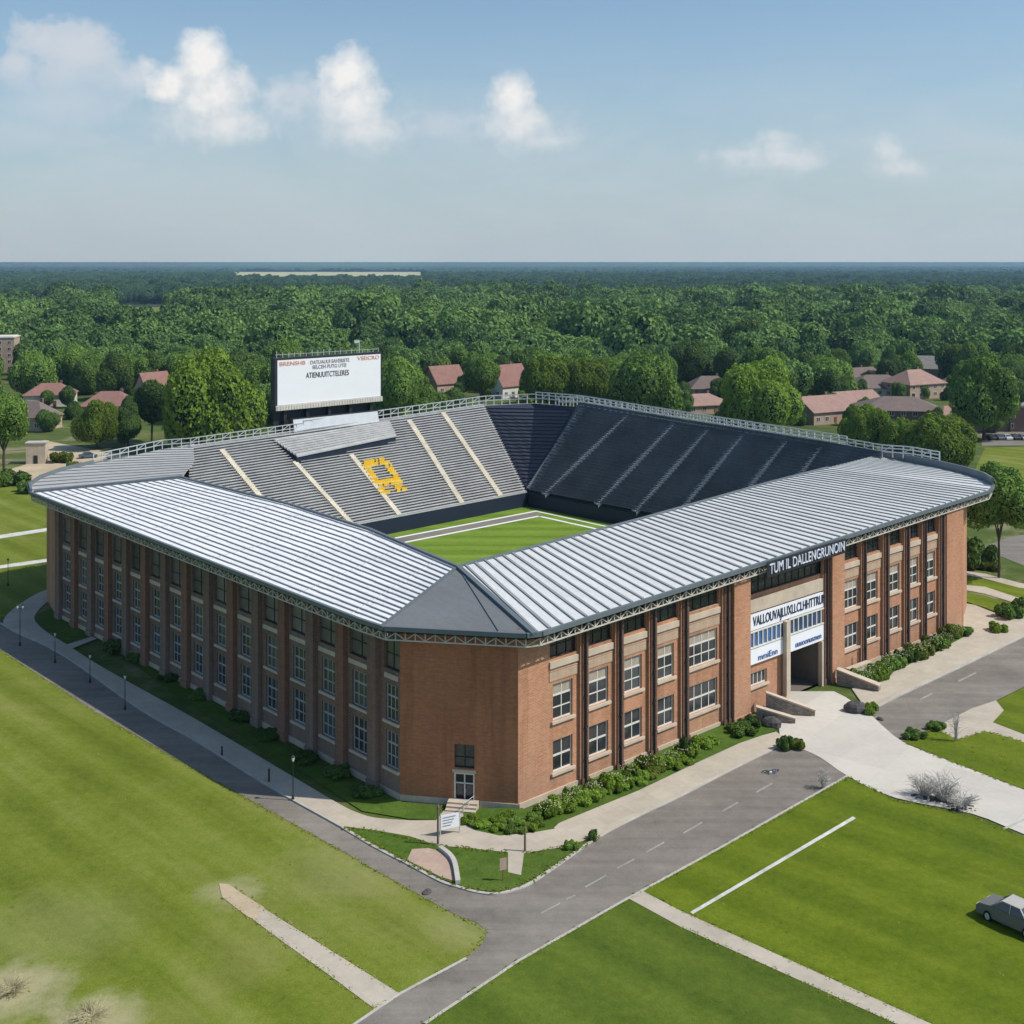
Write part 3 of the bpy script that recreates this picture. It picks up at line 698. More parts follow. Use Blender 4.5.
m = MB(); m.box(0, 0.35, -0.5, -0.003, 0, 5.3); put('gate_column', m, 'stone', FR, 48.2)
# passage behind the gateway
m = MB()
m.face([(0,0.42,0.02),(7.5,0.42,0.02),(7.5,14,0.02),(0,14,0.02)]); m.face([(0,0.42,0),(0,14,0),(0,14,5.3),(0,0.42,5.3)]); m.face([(7.5,0.42,0),(7.5,0.42,5.3),(7.5,14,5.3),(7.5,14,0)])
m.face([(0,0.42,5.3),(0,14,5.3),(7.5,14,5.3),(7.5,0.42,5.3)]); m.face([(0,14,0),(7.5,14,0),(7.5,14,5.3),(0,14,5.3)])
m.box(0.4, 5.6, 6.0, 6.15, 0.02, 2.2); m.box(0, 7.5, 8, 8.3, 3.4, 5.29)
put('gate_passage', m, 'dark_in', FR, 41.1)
# lettering hung on the fascia above the gateway
def eave_z(u): return 16.3 + 1.55*u/88.0
sg = MB(); sg.bar((35.2, -2.02, eave_z(35.2)-0.75), (50.8, -2.02, eave_z(50.8)-0.75), 0.08, 1.7)
sgn = sg.build('gate_sign', M['steel_dark'], stadium)
tm = text_mesh('TUM IL DALLENGRUNOIN', 1.6, 'sign_white', 0.05, 14.8)
for v in tm.vertices: v.co.z += v.co.x*1.55/88.0
link('lettering', tm, sgn, (43.0, -2.12, eave_z(43.0)-0.75))

# ---- shaded side: s runs from the far end (v = 88.6) towards the corner (v = 8.9)
LS = ((-6.7, 88.6, 0), R(-90))
LL = 79.7
def lz(v): return -0.9*v/75.0
def ltop(s): return 16.6 - 0.85*s/LL
centers = [9.95 + 5.31*k for k in range(15)]
holes = []; wins = []
for k, v in enumerate(centers):
    s = 88.6 - v; w = 2.5 if k else 1.9; o = lz(v)
    s = s + (0.0 if k else -0.2)
    for z0, z1, cl in ((2.7, 6.1, 3), (7.1, 10.5, 3)):
        if s-w/2 < 0.3: continue
        holes.append((s-w/2, s+w/2, z0+o, z1+o)); wins.append((s-w/2, z0+o, w, z1-z0, cl))
    w2 = min(3.5, 2*(LL-s)-0.05, 2*s-0.05)
    holes.append((s-w2/2, s+w2/2, 11.9+o, 15.2+o))
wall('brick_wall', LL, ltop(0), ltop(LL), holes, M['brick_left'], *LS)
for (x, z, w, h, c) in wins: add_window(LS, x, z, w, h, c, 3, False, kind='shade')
for k, v in enumerate(centers):
    s = 88.6 - v; w2 = min(3.5, 2*(LL-s)-0.05, 2*s-0.05); o = lz(v)
    if k == 0: s -= 0.2
    attic(LS, s-w2/2, 11.9+o, w2, 3.3, glass='dusty_attic')
    m = MB(); m.box(0, w2, -0.12, -0.003, 0, 0.45); put('cream_band', m, 'stone', LS, s-w2/2, 11.05+o)
for k in range(15):
    v = 12.55 + 5.31*k; s = 88.6 - v
    if s < 0.4: continue
    m = MB(); m.box(-0.8, 0.55, -0.55, -0.003, 0, ltop(s)-0.4); m.box(-0.9, 0.65, -0.65, -0.004, 0, 0.8)
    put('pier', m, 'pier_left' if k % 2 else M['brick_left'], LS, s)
m = MB(); m.box(0, LL, -0.1, -0.002, 0, 0.6); put('plinth', m, 'stone', LS)

# ---- blind brick corner
CL = math.hypot(6.7, 8.9)
CR = ((-6.7, 8.9, 0), math.atan2(-8.9, 6.7))
hx = CL*0.55
wall('corner_wall', CL, 15.75, 15.75, [(hx-0.95, hx+0.95, 0.0, 3.0), (hx-0.95, hx+0.95, 3.4, 5.6)], M['brick_corner'], *CR)
d = MB(); d.box(-0.95, 0.95, 0.25, 0.32, 0.0, 3.0); dr = put('door', d, 'steel_dark', CR, hx)
d = MB(); d.box(-0.95, -0.83, 0.0, 0.245, 0, 3.0); d.box(0.83, 0.95, 0.0, 0.245, 0, 3.0); d.box(-0.83, 0.83, 0.0, 0.245, 2.86, 3.0); d.box(-0.06, 0.06, 0.12, 0.245, 0, 2.86); d.box(-0.83, 0.83, 0.12, 0.24, 1.95, 2.05)
d.build('door_frame', M['white_frame'], dr)
d = MB(); d.box(-0.72, -0.16, 0.20, 0.245, 0.9, 1.85); d.box(0.16, 0.72, 0.20, 0.245, 0.9, 1.85); d.build('pane', M['glass'], dr)
d = MB(); d.tube([(0.12, 0.14, 1.15), (0.12, 0.10, 1.3), (0.12, 0.14, 1.45)], 0.025, 5); d.build('handle', M['galv'], dr)
attic(CR, hx-0.95, 3.4, 1.9, 2.2, glass='dusty_attic')
d = MB(); d.box(-1.1, 1.1, -0.12, -0.003, 3.03, 3.3); put('lintel', d, 'stone', CR, hx)
for xa, xb in ((0, hx-1.45), (hx+1.45, CL)):
    m = MB(); m.box(0, xb-xa, -0.1, -0.002, 0, 0.55); put('plinth', m, 'stone', CR, xa)
st = MB()
for k in range(3): st.box(hx-1.4, hx+1.4, -0.9-0.45*k, -0.002-0.01*k if k == 0 else -0.9-0.45*(k-1)-0.002, 0.0, 0.62-0.17*k)
put('door_steps', st, 'stone', CR)

# ---- roofs
EL0, EL1 = Vector((-8.3, 9.7, 16.2)), Vector((-8.5, 93.0, 17.0))          # shaded eave
ER0, ER1 = Vector((0.4, -1.7, 16.25)), Vector((89.5, -0.7, 17.8))          # sunlit eave
AP = Vector((4.0, 13.3, 19.0))
IL = [AP, Vector((7.4, 33.0, 19.05)), Vector((8.6, 52.0, 19.0)), Vector((7.6, 79.0, 19.0))]
IR = [AP, Vector((35.4, 15.8, 19.1)), Vector((66.0, 19.2, 19.25)), Vector((81.0, 20.0, 19.4))]
def along(pl, t):
    d = [0.0]
    for a, b in zip(pl, pl[1:]): d.append(d[-1] + (b-a).length)
    x = t*d[-1]
    for i in range(len(pl)-1):
        if x <= d[i+1] or i == len(pl)-2:
            return pl[i].lerp(pl[i+1], (x-d[i])/(d[i+1]-d[i]))
def ruled(m, e, inner, nu, nv, mi=0):
    for i in range(nu):
        for j in range(nv):
            P = lambda a, b: along(e, a).lerp(along(inner, a), b)
            m.face([P(i/nu, j/nv), P((i+1)/nu, j/nv), P((i+1)/nu, (j+1)/nv), P(i/nu, (j+1)/nv)], mi)
# sunlit roof, ribs run from the eave up to the pitch side
m = MB(); ruled(m, [ER0, ER1], IR, 24, 4)
n = 54
for k in range(n+1):
    t = 0.006 + 0.988*k/n; w = 0.30 + 0.10*math.sin(k*1.7)
    a, b = along([ER0, ER1], t), along(IR, min(1, t*0.985+0.0075))
    m.bar(a.lerp(b, 0.015) + Vector((0,0,0.07)), b + Vector((0,0,0.07)), w*0.8, 0.13, 1)
m.build('roof', [M['roof_grey'], M['roof_rib']], stadium)
# shaded-side roof, ribs parallel to its eave
m = MB(); ruled(m, [EL0, EL1], IL, 24, 4)
for k in range(1, 18):
    f = k/17.6
    for i in range(20):
        P = lambda t: along([EL0, EL1], t).lerp(along(IL, t), f)
        wob = 0.05*math.sin(k*2.1+i)
        m.bar(P(i/20)+Vector((wob,0,0.05)), P((i+1)/20)+Vector((wob,0,0.05)), 0.15, 0.08, 1)
for k in range(9):
    t = 0.06+0.11*k
    m.bar(along([EL0, EL1], t)+Vector((0,0,0.02)), along(IL, t)+Vector((0,0,0.02)), 0.10, 0.06, 2)
m.build('roof', [M['roof_white'], M['roof_rib'], M['roof_grey']], stadium)
# grey hip over the blind corner
m = MB()
midL = EL0.lerp(AP, 0.5) + Vector((-0.2, 0, -0.1)); c1 = ER0.lerp(AP, 0.42)
m.face([EL0, ER0, AP]); m.build('roof_hip', M['hip'], stadium)
m = MB(); m.bar(ER0+Vector((0,0,0.12)), AP+Vector((0,0,0.12)), 0.5, 0.22); m.bar(EL0+Vector((0,0,0.08)), AP+Vector((0,0,0.08)), 0.25, 0.12)
p1 = ER0.lerp(EL0, 0.22); m.bar(p1+Vector((0,0,0.06)), AP+Vector((0,0,0.06)), 0.09, 0.07)
m.build('hip_ridge', M['gutter'], stadium)
# rounded ends
BL = [EL1, Vector((-7.2,97.0,17.2)), Vector((-4,101,17.4)), Vector((0.5,103.8,17.7)), Vector((6,105.2,18.0)), Vector((12,105.8,18.4)), Vector((18,106.2,18.9)), Vector((24,106.4,19.2))]
IN_L = [IL[-1], Vector((9,81,18.9)), Vector((11,84,18.9)), Vector((14,88,18.9)), Vector((17,93,18.9)), Vector((19,97,18.9)), Vector((21,101,19)), Vector((24,106.2,19.1))]
m = MB(); ruled(m, BL, IN_L, 16, 4)
for k in range(15):
    t = 0.04+0.066*k; m.bar(along(BL, t)+Vector((0,0,0.05)), along(IN_L, t)+Vector((0,0,0.05)), 0.18, 0.1, 1)
m.bar(EL1+Vector((0.4,-0.3,0.15)), IL[-1]+Vector((0,0,0.15)), 0.9, 0.35, 2)
m.build('roof_end', [M['roof_corner'], M['roof_rib'], M['gutter']], stadium)
BR = [ER1, Vector((93.0, 0.6, 17.9)), Vector((96, 3.4, 17.95)), Vector((98.4, 7.5, 18)), Vector((100,12.5,18.1)), Vector((100.8,18,18.2)), Vector((100.8,21,18.4)), Vector((100.4,23.5,18.6))]
IN_R = [IR[-1].lerp(Vector((99.4, 23.4, 18.75)), k/7) for k in range(8)]
m = MB(); ruled(m, BR, IN_R, 16, 4)
for k in range(13):
    t = 0.03+0.075*k; m.bar(along(BR, t)+Vector((0,0,0.05)), along(IN_R, t)+Vector((0,0,0.05)), 0.2, 0.1, 1)
m.build('roof_end', [M['roof_grey'], M['roof_rib']], stadium)
# gutters, soffits, lattice under the eaves
eave = [BL[5], BL[4], BL[3], BL[2], BL[1], EL1, EL0.lerp(EL1, 0.5), EL0.lerp(EL1, 0.04), EL0.lerp(ER0, 0.03), ER0.lerp(EL0, 0.05), ER0.lerp(ER1, 0.01), ER0.lerp(ER1, 0.5), ER1, BR[1], BR[2], BR[3], BR[4]]
cen = Vector((45, 50, 0))
gt, sf, la = MB(), MB(), MB()
for a, b in zip(eave, eave[1:]):
    d = (b-a).normalized(); nrm = d.cross(Vector((0,0,1))); nrm.z = 0; nrm.normalize()
    if (a+nrm-cen).length < (a-cen).length: nrm = -nrm
    gt.bar(a+nrm*0.12+Vector((0,0,-0.06)), b+nrm*0.12+Vector((0,0,-0.06)), 0.34, 0.42)
    i0, i1 = a-nrm*1.9, b-nrm*1.9
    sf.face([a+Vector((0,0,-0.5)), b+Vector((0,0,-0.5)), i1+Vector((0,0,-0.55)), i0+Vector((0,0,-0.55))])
    if (b-a).length > 0.9:
        L = (b-a).length; N = max(1, int(L/0.9))
        q = nrm*-0.12
        hang = 0.72
        for k in range(N):
            p0, p1 = a.lerp(b, k/N)+q, a.lerp(b, (k+1)/N)+q
            la.bar(p0+Vector((0,0,-0.45)), p0+Vector((0,0,-0.45-hang)), 0.09, 0.09)
            if k % 2: la.bar(p0+Vector((0,0,-0.5)), p1+Vector((0,0,-0.4-hang)), 0.08, 0.08)
            else: la.bar(p0+Vector((0,0,-0.4-hang)), p1+Vector((0,0,-0.5)), 0.08, 0.08)
            if k % 2 == 0: la.bar(p0+Vector((0,0,-0.42-hang)), p0-nrm*1.5+Vector((0,0,-0.42-hang)), 0.1, 0.1)
        la.bar(a+q+Vector((0,0,-0.45-hang)), b+q+Vector((0,0,-0.45-hang)), 0.1, 0.12)
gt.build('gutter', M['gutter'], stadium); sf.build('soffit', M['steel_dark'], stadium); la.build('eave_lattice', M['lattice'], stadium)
m = MB()
for pl in (IL, IR):
    for i in range(len(pl)-1):
        m.bar(pl[i]+Vector((0,0,-0.2)), pl[i+1]+Vector((0,0,-0.2)), 0.35, 0.75)
m.build('roof_edge', M['gutter'], stadium)
# raised rim of the right-hand end
m = MB()
for a, b in zip(BR[1:], BR[2:]): m.bar(a+Vector((0,0,0.55)), b+Vector((0,0,0.55)), 0.3, 1.2)
for a, b in zip(BL[:4], BL[1:5]): m.bar(a+Vector((0,0,0.25)), b+Vector((0,0,0.25)), 0.3, 0.6)
m.build('roof_rim', M['gutter'], stadium)

# ---- stands
NF = [Vector((12, 86.2, 5.2)), Vector((48, 87.6, 5.2)), Vector((84.5, 89.0, 5.2))]
NBk = [Vector((22, 104.0, 19.0)), Vector((45, 105.3, 19.4)), Vector((68, 106.3, 19.8)), Vector((90, 107.8, 20.2))]
EF = [Vector((84.7, 88.6, 5.2)), Vector((86.2, 50, 5.2)), Vector((87.0, 14, 5.2))]
EB = [Vector((103, 93.0, 20.2)), Vector((101, 62, 19.6)), Vector((99.2, 30, 19.1)), Vector((99.0, 22, 18.8))]
def terrace(front, back, rows, segs, mats, bench_h=0.42):
    m = MB()
    def P(a, t): return along(front, a).lerp(along(back, a), t)
    for i in range(segs):
        a0, a1 = i/segs, (i+1)/segs
        for r in range(rows):
            p, q, p2, q2 = P(a0, r/rows), P(a1, r/rows), P(a0, (r+1)/rows), P(a1, (r+1)/rows)
            up = Vector((0, 0, p2.z-p.z)); uq = Vector((0, 0, q2.z-q.z))
            m.face([p, q, q+uq, p+up], 0)
            m.face([p+up, q+uq, q2, p2], 0)
            if bench_h:
                s0 = p.lerp(p2, 0.45); s1 = q.lerp(q2, 0.45); s0.z = p2.z+bench_h; s1.z = q2.z+bench_h
                m.bar(s0, s1, 0.27, 0.10, 1); 
                if bench_h > 0.5:
                    s0 = p.lerp(p2, 0.78); s1 = q.lerp(q2, 0.78); s0.z = p2.z+0.72; s1.z = q2.z+0.72
                    m.bar(s0, s1, 0.08, 0.5, 1)
    return m
terrace(NF, NBk, 38, 12, None, 0.36).build('seating_tier', [M['tread'], M['bench']], stadium)
terrace(EF, EB, 30, 12, None, 0.55).build('seating_tier', [M['tread_navy'], M['seat_navy']], stadium)
m = MB(); m.face([Vector((84.5,89,5.2)), Vector((103,93,20.2)), Vector((100,103,20.3)), Vector((90,107.8,20.2))])
for k in range(1, 24):
    t = k/24; a = Vector((84.5,89,5.2)).lerp(Vector((103,93,20.2)), t); b = Vector((84.5,89,5.2)).lerp(Vector((90,107.8,20.2)), t)
    m.bar(a+Vector((0,0,.12)), b+Vector((0,0,.12)), 0.12, 0.3)
m.build('corner_deck', M['navy_wall'], stadium)
def aisle(pf, pb, w, mat, name='aisle'):
    m = MB(); n = 48; d = (pb-pf); hd = Vector((d.x, d.y, 0)).normalized(); sd = Vector((-hd.y, hd.x, 0))*w/2
    for r in range(n):
        p, q = pf.lerp(pb, r/n), pf.lerp(pb, (r+1)/n); z0, z1 = p.z+0.62, q.z+0.62
        P = lambda v, z: Vector((v.x, v.y, z))
        m.face([P(p-sd, z0), P(p+sd, z0), P(p+sd, z1), P(p-sd, z1)]); m.face([P(p-sd, z1), P(p+sd, z1), P(q+sd, z1), P(q-sd, z1)])
        m.face([P(p+sd, z0-0.6), P(q+sd, z1-0.6), P(q+sd, z1), P(p+sd, z0)]); m.face([P(p-sd, z0-0.6), P(p-sd, z0), P(q-sd, z1), P(q-sd, z1-0.6)])
    return m.build(name, M[mat], stadium)
def N_at(u, t):   # point of the far-left stand at length u and height fraction t
    lo, hi = 0.0, 1.0
    for _ in range(30):
        a = (lo+hi)/2
        if along(NF, a).lerp(along(NBk, a), t).x < u: lo = a
        else: hi = a
    return along(NF, a).lerp(along(NBk, a), t)
def E_at(v, t):
    lo, hi = 0.0, 1.0
    for _ in range(30):
        a = (lo+hi)/2
        if along(EF, a).lerp(along(EB, a), t).y > v: lo = a
        else: hi = a
    return along(EF, a).lerp(along(EB, a), t)
for u0, u1, t1 in ((77.8, 77.9, 0.96), (68.0, 68.6, 0.93), (53.3, 51.2, 0.66), (43.0, 39.2, 0.68), (31.0, 27.0, 0.9)):
    aisle(N_at(u0, 0.01), N_at(u1, t1), 1.15, 'aisle')
for v0, v1, t0 in ((84.6, 78.4, 0.0), (89.3, 91.0, 0.03), (71.4, 66.0, 0.0), (62.5, 57.6, 0.0), (54.0, 49.6, 0.0), (45.0, 40.3, 0.0), (37.4, 33.2, 0.0)):
    aisle(E_at(v0, t0), E_at(v1, 0.96), 1.7, 'aisle_grey')
# pitch-side walls
m = MB()
for a, b in ((NF[0], NF[1]), (NF[1], NF[2]), (EF[0], EF[1]), (EF[1], EF[2])):
    d = (b-a).normalized(); nr = Vector((d.y, -d.x, 0)); 
    m.bar(a-Vector((0,0,1.0)), b-Vector((0,0,1.0)), 0.3, 2.6)
m.build('pitch_wall', M['navy_wall'], stadium)
m = MB()
for a, b in ((NF[0], NF[1]), (NF[1], NF[2])):
    m.bar(a+Vector((0,-.1,.55)), b+Vector((0,-.1,.55)), 0.25, 0.18)
m.build('wall_coping', M['galv'], stadium)
# gold seats forming a block emblem on the far-left stand
m = MB()
cells = ["01111110", "11111111", "11000011", "11000011", "11000011", "11000011", "11111111", "01111111", "11000110", "11100111"]
for r, row in enumerate(cells):
    for c, ch in enumerate(row):
        if ch == '0': continue
        t0 = 0.58 - 0.36*r/len(cells); t1 = 0.58 - 0.36*(r+0.82)/len(cells)
        for q in range(2):
            u = 52.0 + 6.2*(c + q*0.5)/8
            if random.random() < 0.06: continue
            a = N_at(u, t0); b = N_at(u+0.33, t1)
            m.box(a.x, a.x+0.34, min(a.y,b.y), max(a.y,b.y), b.z+0.3, a.z+0.62)
m.build('gold_seats', M['gold'], stadium)
# rails and walkways along the tops
def railing(pl, h, step, rails, r=0.06, mat='galv', name='railing', off=Vector((0,0,0))):
    m = MB(); L = sum((b-a).length for a, b in zip(pl, pl[1:])); n = int(L/step)
    pts = [along(pl, k/n)+off for k in range(n+1)]
    for p in pts: m.bar(p, p+Vector((0,0,h)), 2*r, 2*r)
    for q in rails:
        for a, b in zip(pts, pts[1:]): m.bar(a+Vector((0,0,h*q)), b+Vector((0,0,h*q)), 2*r, 2*r)
    for i, (a, b) in enumerate(zip(pts, pts[1:])):
        if i % 2: m.bar(a+Vector((0,0,h*rails[0])), b+Vector((0,0,h)), r*1.5, r*1.5)
    return m.build(name, M[mat], stadium)
Eback = [Vector((100.4,103,20.3)), EB[0], EB[1], EB[2], EB[3]]
railing([Vector((100.4,103,20.3)), Vector((101.5,98,20.3))] + [p+Vector((0.3,0,0)) for p in EB[:3]], 2.3, 1.6, (0.45, 0.75, 1.0), 0.085)
railing([EB[2]+Vector((0.3,0,0)), EB[3]+Vector((.2,0,0)), BR[5]+Vector((0,0,.6)), BR[4]+Vector((0,0,.6))], 1.9, 1.6, (0.45, 0.75, 1.0), 0.08)
railing([Vector((103.2,99,19.6))] + [p+Vector((2.8,0,-0.4)) for p in EB[:3]], 2.2, 1.6, (0.5, 1.0), 0.085)
railing([p+Vector((0.2,0.3,0)) for p in NBk[1:]] + [Vector((96,106.4,20.2)), Vector((100.4,103,20.3))], 1.9, 1.8, (0.5, 1.0), 0.075)
railing([BL[4], BL[5], BL[6], NBk[0]+Vector((0.2,0.4,0)), NBk[1]+Vector((0.2,0.3,0))], 1.5, 1.5, (0.5, 1.0), 0.065)
m = MB()
for a, b in zip(EB, EB[1:]): m.face([a, a+Vector((3,0,-0.5)), b+Vector((3,0,-0.5)), b])
for a, b in zip(NBk, NBk[1:]): m.face([a, b, b+Vector((0,2.2,-0.1)), a+Vector((0,2.2,-0.1))])
m.face([NBk[-1], NBk[-1]+Vector((0,2.2,-.1)), Vector((101.5,104.5,20.1)), Vector((100,103,20.3))])
m.face([EB[0], Vector((100,103,20.3)), Vector((101.5,104.5,20.1)), EB[0]+Vector((3,0,-0.5))])
m.build('walkway', M['roof_corner'], stadium)
# rear walls
m = MB()
rw = [Vector((-6.7,88.6,0)), Vector((-4.5,97.5,0)), Vector((2,103.2,0)), Vector((12,104.6,0)), Vector((22,105.6,0)), Vector((68,108.3,0)), Vector((91,110,0)), Vector((102,104.5,0)), Vector((105.8,93,0)), Vector((103.8,62,0)), Vector((101.9,30,0)), Vector((99,12,0)), Vector((92,4,0)), Vector((82.5,0,0))]
tp = [16.8,16.9,17.2,17.8,18.6,19.5,19.9,19.9,19.5,19.0,18.4,17.8,17.6,17.4]
for i in range(len(rw)-1):
    a, b = rw[i], rw[i+1]; m.face([a, b, Vector((b.x,b.y,tp[i+1])), Vector((a.x,a.y,tp[i]))])
m.build('rear_wall', M['brick'], stadium)
# covered near stands, mostly out of sight under the roofs
near = MB()
for r in range(14):
    z = 5.2+0.55*r; near.box(-5.5, 13.0-1.2*r, 16+0*r, 84, z-0.55, z, 0)
near.build('seating_tier', [M['tread'], M['bench']], stadium)
near = MB()
for r in range(14):
    z = 5.2+0.55*r; near.box(13.2, 84, 1.0, 20-1.2*r, z-0.55, z, 0)
near.build('seating_tier', [M['tread'], M['bench']], stadium)
# seating block with a dark front below the scoreboard
m = MB()
f0, f1 = N_at(39.5, 0.66), N_at(62.4, 0.72); b0, b1 = N_at(37.6, 0.93), N_at(64.0, 0.95)
f0.z += 1.7; f1.z += 1.7; b0.z += 0.5; b1.z += 0.5
m.face([f0, f1, b1, b0], 0)
for k in range(8):
    t = (k+0.4)/8; m.bar(f0.lerp(b0, t)+Vector((0,0,.15)), f1.lerp(b1, t)+Vector((0,0,.15)), 0.4, 0.25, 1)
m.face([f0-Vector((0,0,1.9)), f1-Vector((0,0,1.9)), f1, f0], 2)
m.face([f1-Vector((0,0,1.9)), b1-Vector((0,0,2.5)), b1, f1], 2); m.face([b0-Vector((0,0,2.5)), f0-Vector((0,0,1.9)), f0, b0], 2)
ub = m.build('upper_tier', [M['tread'], M['bench'], M['navy_wall']], stadium)
m = MB(); m.bar(f0+Vector((0,-.05,0)), f1+Vector((0,-.05,0)), 0.3, 0.3); m.build('tier_coping', M['galv'], ub)

# ---- pitch
field = empty('football_pitch', SO, TH); tag(field, kind='structure')
m = MB(); m.face([(10,14,3.0),(87,14,3.0),(87,92,3.0),(10,92,3.0)])
tag(m.build('turf', M['turf'], field), kind='structure')
wl, gs = MB(), MB()
def strip(mb, x0, x1, y0, y1, z=3.03): mb.face([(x0,y0,z),(x1,y0,z),(x1,y1,z),(x0,y1,z)])
strip(wl, 14, 83.0, 84.0, 84.7); strip(wl, 14, 80.0, 80.4, 81.1); strip(gs, 14, 81.6, 81.2, 83.9, 3.02)
strip(wl, 79.6, 80.3, 20, 80.3); strip(wl, 82.4, 82.9, 20, 84.0)
tag(wl.build('pitch_marking', M['white'], field), kind='structure'); tag(gs.build('track_strip', M['asphalt'], field), kind='structure')

# ------------------------------------------------------------------ scoreboard (stands on the far-left stand)
sc_o = empty('scoreboard', uv2w(52.3, 108.2, 20.0), TH)
tag(sc_o, 'large white scoreboard with black letters standing on the grey stand', 'scoreboard')
SW, Z0, Z1 = 23.6, 3.2, 12.6
m = MB(); m.box(-SW/2, SW/2, -0.5, 0.9, Z0, Z1); m.build('board', M['steel_dark'], sc_o)
m = MB(); m.box(-SW/2+0.5, SW/2-0.35, -0.58, -0.503, Z0+0.95, Z1-0.4); scr = m.build('screen', M['screen'], sc_o)
m = MB(); m.box(-SW/2+0.1, SW/2-0.1, -0.9, -0.51, Z0, Z0+0.9)
for k in range(40): m.box(-SW/2+0.3+0.58*k, -SW/2+0.45+0.58*k, -0.96, -0.901, Z0+0.1, Z0+0.8)
m.build('catwalk', M['lattice'], sc_o)
letters('ATIENUUITCTELERES', 1.4, 'dark_letter', -0.6, -0.62, 9.1, scr, 9.4)
letters('SELCEH PUTG UTEI', 0.95, 'grey_letter', -0.2, -0.62, 10.55, scr, 7.4)
letters('DATUAUUI SAVERISTE', 0.95, 'grey_letter', -0.1, -0.62, 11.45, scr, 8.6)
letters('BRENSHB', 1.0, 'red_letter', -8.2, -0.62, 11.5, scr, 5.4); letters('VSEICRO', 1.0, 'red_letter', 8.6, -0.62, 11.6, scr, 5.0)
m = MB(); m.box(-9.4, 9.6, -2.4, -1.2, -1.0, 1.7); lo_ = m.build('lower_display', M['steel_dark'], sc_o)
m = MB(); m.face([(-9.2,-2.95,-0.8),(9.4,-2.95,-0.8),(9.4,-2.42,1.6),(-9.2,-2.42,1.6)]); m.face([(-9.2,-2.95,-0.8),(-9.2,-2.42,1.6),(-9.2,-2.41,-0.8)]); m.build('screen', M['galv'], lo_)
m = MB(); m.box(-12.5, 11.0, -2.6, 1.6, -3.0, -1.05); m.build('base', M['navy_wall'], sc_o)
for k in range(5):
    x = -9.5+4.75*k
    m = MB(); m.box(x-0.3, x+0.3, -0.3, 0.4, -1.05, Z0-0.002); m.build('leg', M['steel_dark'], sc_o)
m = MB(); m.box(-11.5, 9.8, 0.45, 0.6, -1.0, Z0-0.01); m.build('backing', M['steel_dark'], sc_o)
an = MB()
for k in range(19):
    x = -SW/2+0.8+1.25*k; h = rnd(0.5, 1.2); an.bar((x,0.2,Z1), (x,0.2,Z1+h), 0.1, 0.1)
an.bar((-SW/2+.5,0.2,Z1+0.55), (SW/2-.5,0.2,Z1+0.55), 0.07, 0.07); an.bar((7.0,0.2,Z1), (7.0,0.2,Z1+2.4), 0.16, 0.16); an.box(5.9, 7.0, 0.1, 0.3, Z1+1.9, Z1+2.4)
an.build('top_rail', M['galv'], sc_o)

# ------------------------------------------------------------------ vegetation
def leaf_mesh(name, lobes, n, size, mats, up_bias=0.25, core=0.74, spread=0.22, squash=1.0):
    """crown of many small leaf-clump faces on overlapping lobes round a shaded core; unit size"""
    m = MB(); tint = []
    areas = [r*r for (_, r) in lobes]; tot = sum(areas)
    for (c, r), ar in zip(lobes, areas):
        k0 = rnd(-0.10, 0.10)
        cnt = int(n*ar/tot); made = 0; tries = 0
        while made < cnt and tries < cnt*4:
            tries += 1
            d = Vector((random.gauss(0,1), random.gauss(0,1), random.gauss(0,1)+up_bias)).normalized()
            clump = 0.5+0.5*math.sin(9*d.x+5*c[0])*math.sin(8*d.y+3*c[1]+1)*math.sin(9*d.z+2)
            rr = r*(1.0 + spread*(clump-0.5) + rnd(-0.10, 0.07))
            p = Vector(c) + Vector((d.x*rr, d.y*rr, d.z*rr*squash))
            if any((p-Vector(c2)).length < r2*0.80 for (c2, r2) in lobes if c2 != c): continue
            nr = (d + Vector((rnd(-1,1), rnd(-1,1), rnd(-1,1)))*0.75).normalized()
            a = nr.cross(Vector((rnd(-1,1), rnd(-1,1), rnd(-1,1)))).normalized(); b = nr.cross(a)
            s_ = size*rnd(0.6, 1.35)
            m.face([p-a*s_, p-b*s_*0.62+nr*s_*0.15, p+a*s_, p+b*s_*0.62+nr*s_*0.15], 0)
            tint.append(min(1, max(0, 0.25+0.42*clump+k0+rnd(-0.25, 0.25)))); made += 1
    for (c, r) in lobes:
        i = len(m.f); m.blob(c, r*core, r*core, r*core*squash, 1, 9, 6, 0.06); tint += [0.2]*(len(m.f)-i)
    me = m.mesh(name, mats)
    at_ = me.attributes.new('tint', 'FLOAT', 'FACE'); at_.data.foreach_set('value', tint)
    return me
def lobes_round(n, spread=0.55, r0=0.42, r1=0.58, zc=0.62, zs=0.30):
    out = [((0, 0, zc), 0.56)]
    for k in range(n+3):
        a = 2*math.pi*(k+rnd(-.45,.45))/(n+3); q = spread*rnd(0.7, 1.25)
        out.append(((q*math.cos(a), q*math.sin(a), zc+rnd(-zs, zs*0.7)), rnd(0.26, 0.44)))
    for k in range(6):
        a = rnd(0, 6.28); q = rnd(0.1, 0.5)
        out.append(((q*math.cos(a), q*math.sin(a), zc+zs*rnd(0.5, 1.35)), rnd(0.24, 0.40)))
    return out
def trunk_mesh(name, h=0.55, r=0.05):
    m = MB(); m.tube([(0,0,-0.02), (0.01,0,h*0.5), (-0.01,0.02,h)], [r*1.35, r, r*0.7], 7)
    for k in range(4):
        a = k*1.6+0.4; m.tube([(0,0,h*0.75), (0.22*math.cos(a),0.22*math.sin(a),h+0.12), (0.4*math.cos(a),0.4*math.sin(a),h+0.35)], [r*0.6, r*0.4, r*0.2], 5)
    return m.mesh(name, M['bark'])
LM = lambda k: [M[k], M['leaf_core']]
